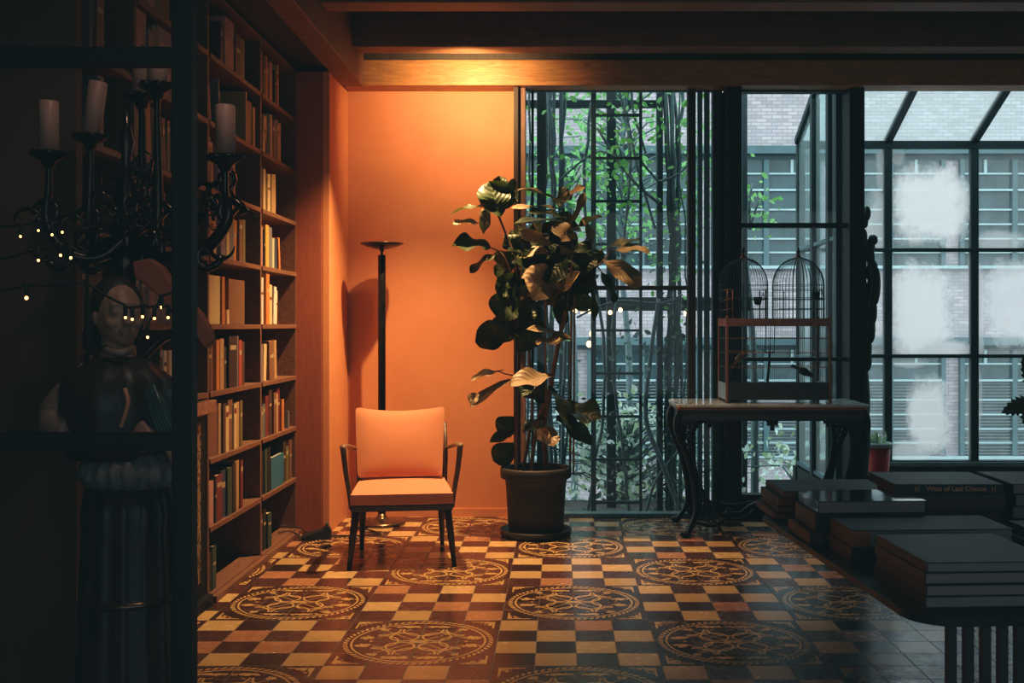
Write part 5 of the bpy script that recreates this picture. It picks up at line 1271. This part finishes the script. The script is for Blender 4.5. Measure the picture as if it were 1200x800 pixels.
# ------------------------------------------------------------------ carved statue
SY = 2.92
def SP(px, py, dy=0): return P(px, py, SY + dy)
sx_ = PX(140, SY)
stt = thing('carved_statue', 'carved painted figure in gown and blue cloak standing behind the glass door', 'statue', (sx_, SY, 0))
hd = SP(139, 368)
bodym = MB()
rq = Matrix.Rotation(R(38), 3, 'Z')      # face turned three quarters to the right
bodym.ball(hd, (.058, .070, .085), 20, 14, mat=rq)
def fp(x, y, z): return hd + rq @ Vector((x, y, z))
bodym.ball(fp(0, -.022, -.045), (.042, .045, .038), 14, 10, mat=rq)            # jaw
bodym.ball(fp(0, -.052, -.066), (.018, .016, .016), 10, 8, mat=rq)               # chin
bodym.tube([fp(0, -.062, .018), fp(0, -.076, -.006), fp(0, -.088, -.024), fp(0, -.070, -.030)], [.008, .010, .013, .008], 8)   # nose
bodym.ball(fp(0, -.060, .026), (.042, .012, .009), 12, 8, mat=rq)              # brow
for s_ in (-1, 1):
    bodym.ball(fp(s_ * .024, -.062, .006), (.012, .008, .007), 10, 8, mat=rq)
    bodym.ball(fp(s_ * .060, .004, -.008), (.007, .014, .021), 8, 8, mat=rq)
    bodym.ball(fp(s_ * .030, -.046, -.022), (.018, .018, .018), 10, 8, mat=rq)   # cheek
bodym.ball(fp(0, -.070, -.042), (.018, .009, .0045), 10, 6, mat=rq); bodym.ball(fp(0, -.068, -.051), (.015, .009, .005), 10, 6, mat=rq)
bodym.tube([hd + Vector((-.005, .01, -.04)), SP(137, 412), SP(137, 432)], [.042, .040, .055], 14)
bodym.tube([SP(137, 428), SP(137, 445), SP(139, 475), SP(142, 520), SP(145, 560)], [.06, .10, .10, .09, .10], 18, flat=.75)
# arms: left one bent out to the hip, right one hanging
bodym.tube(smooth_path([SP(112, 440), SP(92, 458), SP(72, 482), SP(78, 502, -.05), SP(98, 503, -.09)], 4), lerp_list([.05, .045, .04, .034, .026], 17), 12)
bodym.tube(smooth_path([SP(163, 440), SP(180, 462), SP(190, 488, -.04), SP(197, 505, -.07)], 4), lerp_list([.05, .045, .036, .026], 13), 12)
def hand(mb, wrist, direc, upv, s_=1):
    d = Vector(direc).normalized(); u = Vector(upv).normalized(); sd = d.cross(u).normalized()
    mb.tube([wrist, wrist + d * .03, wrist + d * .07], [.024, .032, .030], 10, flat=.5, up=u)
    for k_, (o_, l_) in enumerate(((-.022, .050), (-.008, .058), (.008, .055), (.021, .044))):
        b = wrist + d * .066 + sd * o_
        mb.tube([b, b + d * l_ * .5 - u * .006, b + d * l_ * .85 - u * .018], [.008, .0075, .006], 6)
    b = wrist + d * .02 + sd * (.026 * s_)
    mb.tube([b, b + d * .025 + sd * .018 * s_, b + d * .045 + sd * .020 * s_ - u * .005], [.010, .009, .007], 6)
hand(bodym, SP(98, 503, -.09), (1, -.2, -.05), (0, -.5, 1)); hand(bodym, SP(197, 505, -.07), (.5, -.3, -.8), (.6, -.8, 0), -1)
body = bodym.build('body', M['statue'], stt)
rm_ = body.modifiers.new('rm', 'REMESH'); rm_.mode = 'VOXEL'; rm_.voxel_size = .006; rm_.use_smooth_shade = True
hm_ = MB(); hm_.ball(hd + rq @ Vector((0, .022, .022)), (.068, .070, .080), 20, 14, mat=rq)
for a in range(14):
    q = R(20 + a * 11.5); b = hd + rq @ Vector((.064 * math.cos(q), .02 + .06 * math.sin(q), .02))
    hm_.tube(smooth_path([b + Vector((0, 0, .03)), b + Vector((.004, 0, -.03)), b + Vector((-.004, .0, -.075)), b + Vector((.004, 0, -.105))], 3), lerp_list([.016, .018, .014, .006], 10), 7)
hm_.build('hair', M['hair'], stt)
def pleat(nf, amp, ph=0): return lambda a, i: 1 + amp * math.sin(a * nf + ph + i * .15) + amp * .4 * math.sin(a * (nf * 2 + 1) + ph)
MB().lathe([(.055, PZ(418, SY)), (.09, PZ(428, SY)), (.135, PZ(445, SY)), (.14, PZ(480, SY)), (.125, PZ(520, SY)), (.12, PZ(535, SY))], (sx_, SY, 0), 60, wob=pleat(11, .03), mat=Matrix.Diagonal((1.05, .98, 1))).build('bodice', M['gown'], stt)
MB().tube([SP(120, 405), SP(128, 412, -.07), SP(142, 414, -.08), SP(156, 408, -.03)], .010, 8).build('collar', M['sleeve'], stt)
zk = PZ(548, SY)
ru = MB().lathe([(.09, zk + .045), (.13, zk + .04), (.165, zk + .015), (.175, zk - .015), (.15, zk - .045), (.09, zk - .05)], (PX(158, SY), SY, 0), 90, wob=pleat(22, .05), mat=Matrix.Diagonal((.80, .7, 1)))
ru.build('fur_trim', M['ruff'], stt)
MB().lathe([(.115, zk - .03), (.135, zk - .12), (.13, PZ(620, SY)), (.14, PZ(690, SY)), (.145, PZ(760, SY)), (.16, PZ(850, SY)), (.17, .052)], (PX(150, SY), SY, 0), 80, wob=pleat(13, .045), mat=Matrix.Diagonal((.85, .75, 1))).build('skirt', M['gown'], stt)
MB().lathe([(.02, 0), (.185, 0), (.188, .02), (.18, .05), (.02, .05)], (PX(150, SY), SY, 0), 40).build('plinth', M['ornate'], stt)
zk2 = PZ(700, SY)
MB().lathe([(.10, zk2 - .012), (.142, zk2 - .01), (.150, zk2), (.142, zk2 + .01), (.10, zk2 + .012)], (PX(150, SY), SY, 0), 50, mat=Matrix.Diagonal((.85, .76, 1))).build('hem_band', M['lampbase'], stt)
cl = MB()
cl.tube(smooth_path([SP(160, 436), SP(172, 458, -.03), SP(183, 480, -.05), SP(200, 508, -.07), SP(203, 512, -.07)], 5), lerp_list([.06, .065, .055, .035, .02], 21), 16, flat=.7)
for k_ in range(5):
    cl.tube(smooth_path([SP(163 + k_ * 3, 440, -.05), SP(174 + k_ * 3, 470, -.09), SP(184 + k_ * 4, 500, -.10), SP(196 + k_ * 3, 515, -.10)], 4), lerp_list([.008, .012, .010, .005], 13), 7)
cl.build('cloak', M['cloak'], stt)
ps = MB(); ps.tube(smooth_path([SP(163, 470, -.04), SP(170, 492, -.06), SP(180, 510, -.07), SP(186, 522, -.07)], 5), lerp_list([.02, .045, .06, .05], 16), 14, flat=.6); ps.build('robe_fold', M['pink'], stt)
slv = MB(); slv.tube(smooth_path([SP(98, 450), SP(80, 466), SP(66, 486, -.01), SP(66, 502, -.04), SP(84, 507, -.08)], 5), lerp_list([.052, .056, .056, .05, .036], 21), 18, flat=.8)
for k_ in range(5): slv.tube(smooth_path([SP(70 + k_ * 4, 462 + k_ * 3, -.045), SP(58 + k_ * 5, 488, -.06), SP(62 + k_ * 6, 506, -.09)], 4), .006, 6)
slv.build('sleeve', M['sleeve'], stt)
# chain on the chest
MB().tube(smooth_path([SP(146, 455, -.12), SP(150, 470, -.125), SP(147, 485, -.125), SP(142, 500, -.12)], 5), .006, 6).build('pendant_cord', M['foil'], stt)
# curved carved wing
wg = MB(); o0 = [(158, 307), (178, 303), (192, 312), (203, 330), (222, 350), (238, 368), (249, 388), (251, 400), (244, 408), (240, 406), (234, 396), (226, 390), (214, 380), (203, 366), (190, 350), (174, 335), (160, 325)]
WYd = .12
wg.prism(list(reversed(o0)), lambda u, v, d: P(u, v, SY + WYd) + Vector((0, d, 0)), -.02, .02)
wgo = wg.build('wing', M['pilaster'], stt, .012, seg=3)
MB().tube(smooth_path([SP(150, 440, .10), SP(185, 400, .12), SP(212, 388, .12), SP(222, 384, .12)], 5), .014, 8).build('wing_strut', M['ornate'], stt)

# bulb reflections in the door glass, modelled as glowing strands behind it
string('upper strand of tiny bulbs imitating glass reflections before the brown wall', [(24, 277), (45, 270), (61, 275), (73, 272)], 2.5, M['bulb'], .0026, pad=((-20, 262), (100, 268)), drop=.006)
string('lower strand of tiny bulbs imitating glass reflections before the brown wall', [(45, 305), (71, 299), (83, 302)], 2.5, M['bulb'], .003, pad=((-20, 306), (100, 296)), drop=.006)
string('single bulb strand imitating a glass reflection low before the brown wall', [(31, 349)], 2.5, M['bulb'], .004, pad=((-20, 340), (100, 330)), drop=.006)
string('strand of tiny bulbs imitating glass reflections in front of the statue face', [(147, 372), (155, 374), (167, 371), (181, 373), (197, 372)], 2.5, M['bulb'], .003, pad=((100, 330), (204, 366)), drop=.004)
string('pair of tiny bulbs imitating glass reflections beside the black door post', [(189, 360), (173, 395)], 2.5, M['bulb'], .003, pad=((204, 340), (160, 400)), drop=.004)

# ------------------------------------------------------------------ lights
def light(name, typ, loc, energy, color, rot=(0, 0, 0), **kw):
    d = bpy.data.lights.new(name, typ); d.energy = energy; d.color = color
    for k_, v_ in kw.items(): setattr(d, k_, v_)
    o = bpy.data.objects.new(name, d); col.objects.link(o); o.location = loc; o.rotation_euler = rot; return o
def aim(loc, tgt): return (Vector(tgt) - Vector(loc)).to_track_quat('-Z', 'Y').to_euler()
WARM = (1, .60, .27)
l0 = (-.54, 6.60, 2.78)
light('wall_spot', 'SPOT', l0, 56, WARM, aim(l0, (-.60, 7.45, 2.62)), spot_size=R(146), spot_blend=.8, shadow_soft_size=.03)
l1 = (-.64, 6.36, 2.86)
light('chair_spot', 'SPOT', l1, 520, WARM, aim(l1, (-1.0, 6.10, 0)), spot_size=R(94), spot_blend=.9, shadow_soft_size=.022)
l2 = (.30, 6.15, 2.86)
light('plant_spot', 'SPOT', l2, 70, WARM, aim(l2, (.50, 6.6, 0)), spot_size=R(66), spot_blend=.8, shadow_soft_size=.025)
l3 = (-.55, 2.42, 2.95)
light('statue_fill', 'SPOT', l3, 20, (1, .72, .52), aim(l3, (-1.25, 3.05, 1.5)), spot_size=R(70), spot_blend=.9, shadow_soft_size=.08)  # added dim fill to bring up statue and candles, no real lamp
light('rear_fill_light', 'AREA', (1.35, -2.35, 1.6), 32, (.80, .93, 1), (R(90), 0, 0), shape='RECTANGLE', size=5.8, size_y=2.8)  # added soft fill behind the camera; the rear wall has no window

# overcast sky
w = bpy.data.worlds.new('sky'); sc.world = w; w.use_nodes = True
nt = w.node_tree; nt.nodes.clear()
tc = nt.nodes.new('ShaderNodeTexCoord'); sx2 = nt.nodes.new('ShaderNodeSeparateXYZ'); nt.links.new(tc.outputs['Generated'], sx2.inputs[0])
rp_ = nt.nodes.new('ShaderNodeValToRGB'); nt.links.new(sx2.outputs[2], rp_.inputs[0])
rp_.color_ramp.elements[0].position = .0; rp_.color_ramp.elements[0].color = (.62, .71, .735, 1)
rp_.color_ramp.elements[1].position = .6; rp_.color_ramp.elements[1].color = (.78, .88, .91, 1)
bg = nt.nodes.new('ShaderNodeBackground'); nt.links.new(rp_.outputs[0], bg.inputs[0]); bg.inputs[1].default_value = 3.3
wo = nt.nodes.new('ShaderNodeOutputWorld'); nt.links.new(bg.outputs[0], wo.inputs[0])

# ------------------------------------------------------------------ camera
cd = bpy.data.cameras.new('camera'); cam = bpy.data.objects.new('camera', cd); col.objects.link(cam)
cam.location = (0, 0, EYE); cam.rotation_euler = (PI / 2, 0, 0)
cd.sensor_width = 36; cd.lens = FPX / 1200 * 36; cd.shift_x = -55 / 1200; cd.shift_y = -19 / 1200; cd.clip_start = .05; cd.clip_end = 200
sc.camera = cam
sc.cycles.diffuse_bounces = 2
sc.view_settings.view_transform = 'Standard'; sc.view_settings.look = 'None'
sc.view_settings.exposure = 0; sc.view_settings.gamma = 1
# matte, lifted blacks with a teal cast like the photograph's grade
sc.view_settings.use_curve_mapping = True
cmx = sc.view_settings.curve_mapping
cmx.black_level = (-.006, -.0115, -.0125)
cc = cmx.curves[3]
for a, b in ((.015, .0085), (.06, .045), (.2, .19)):
    cc.points.new(a, b)
for p_ in cc.points: p_.handle_type = 'VECTOR'
cmx.update()
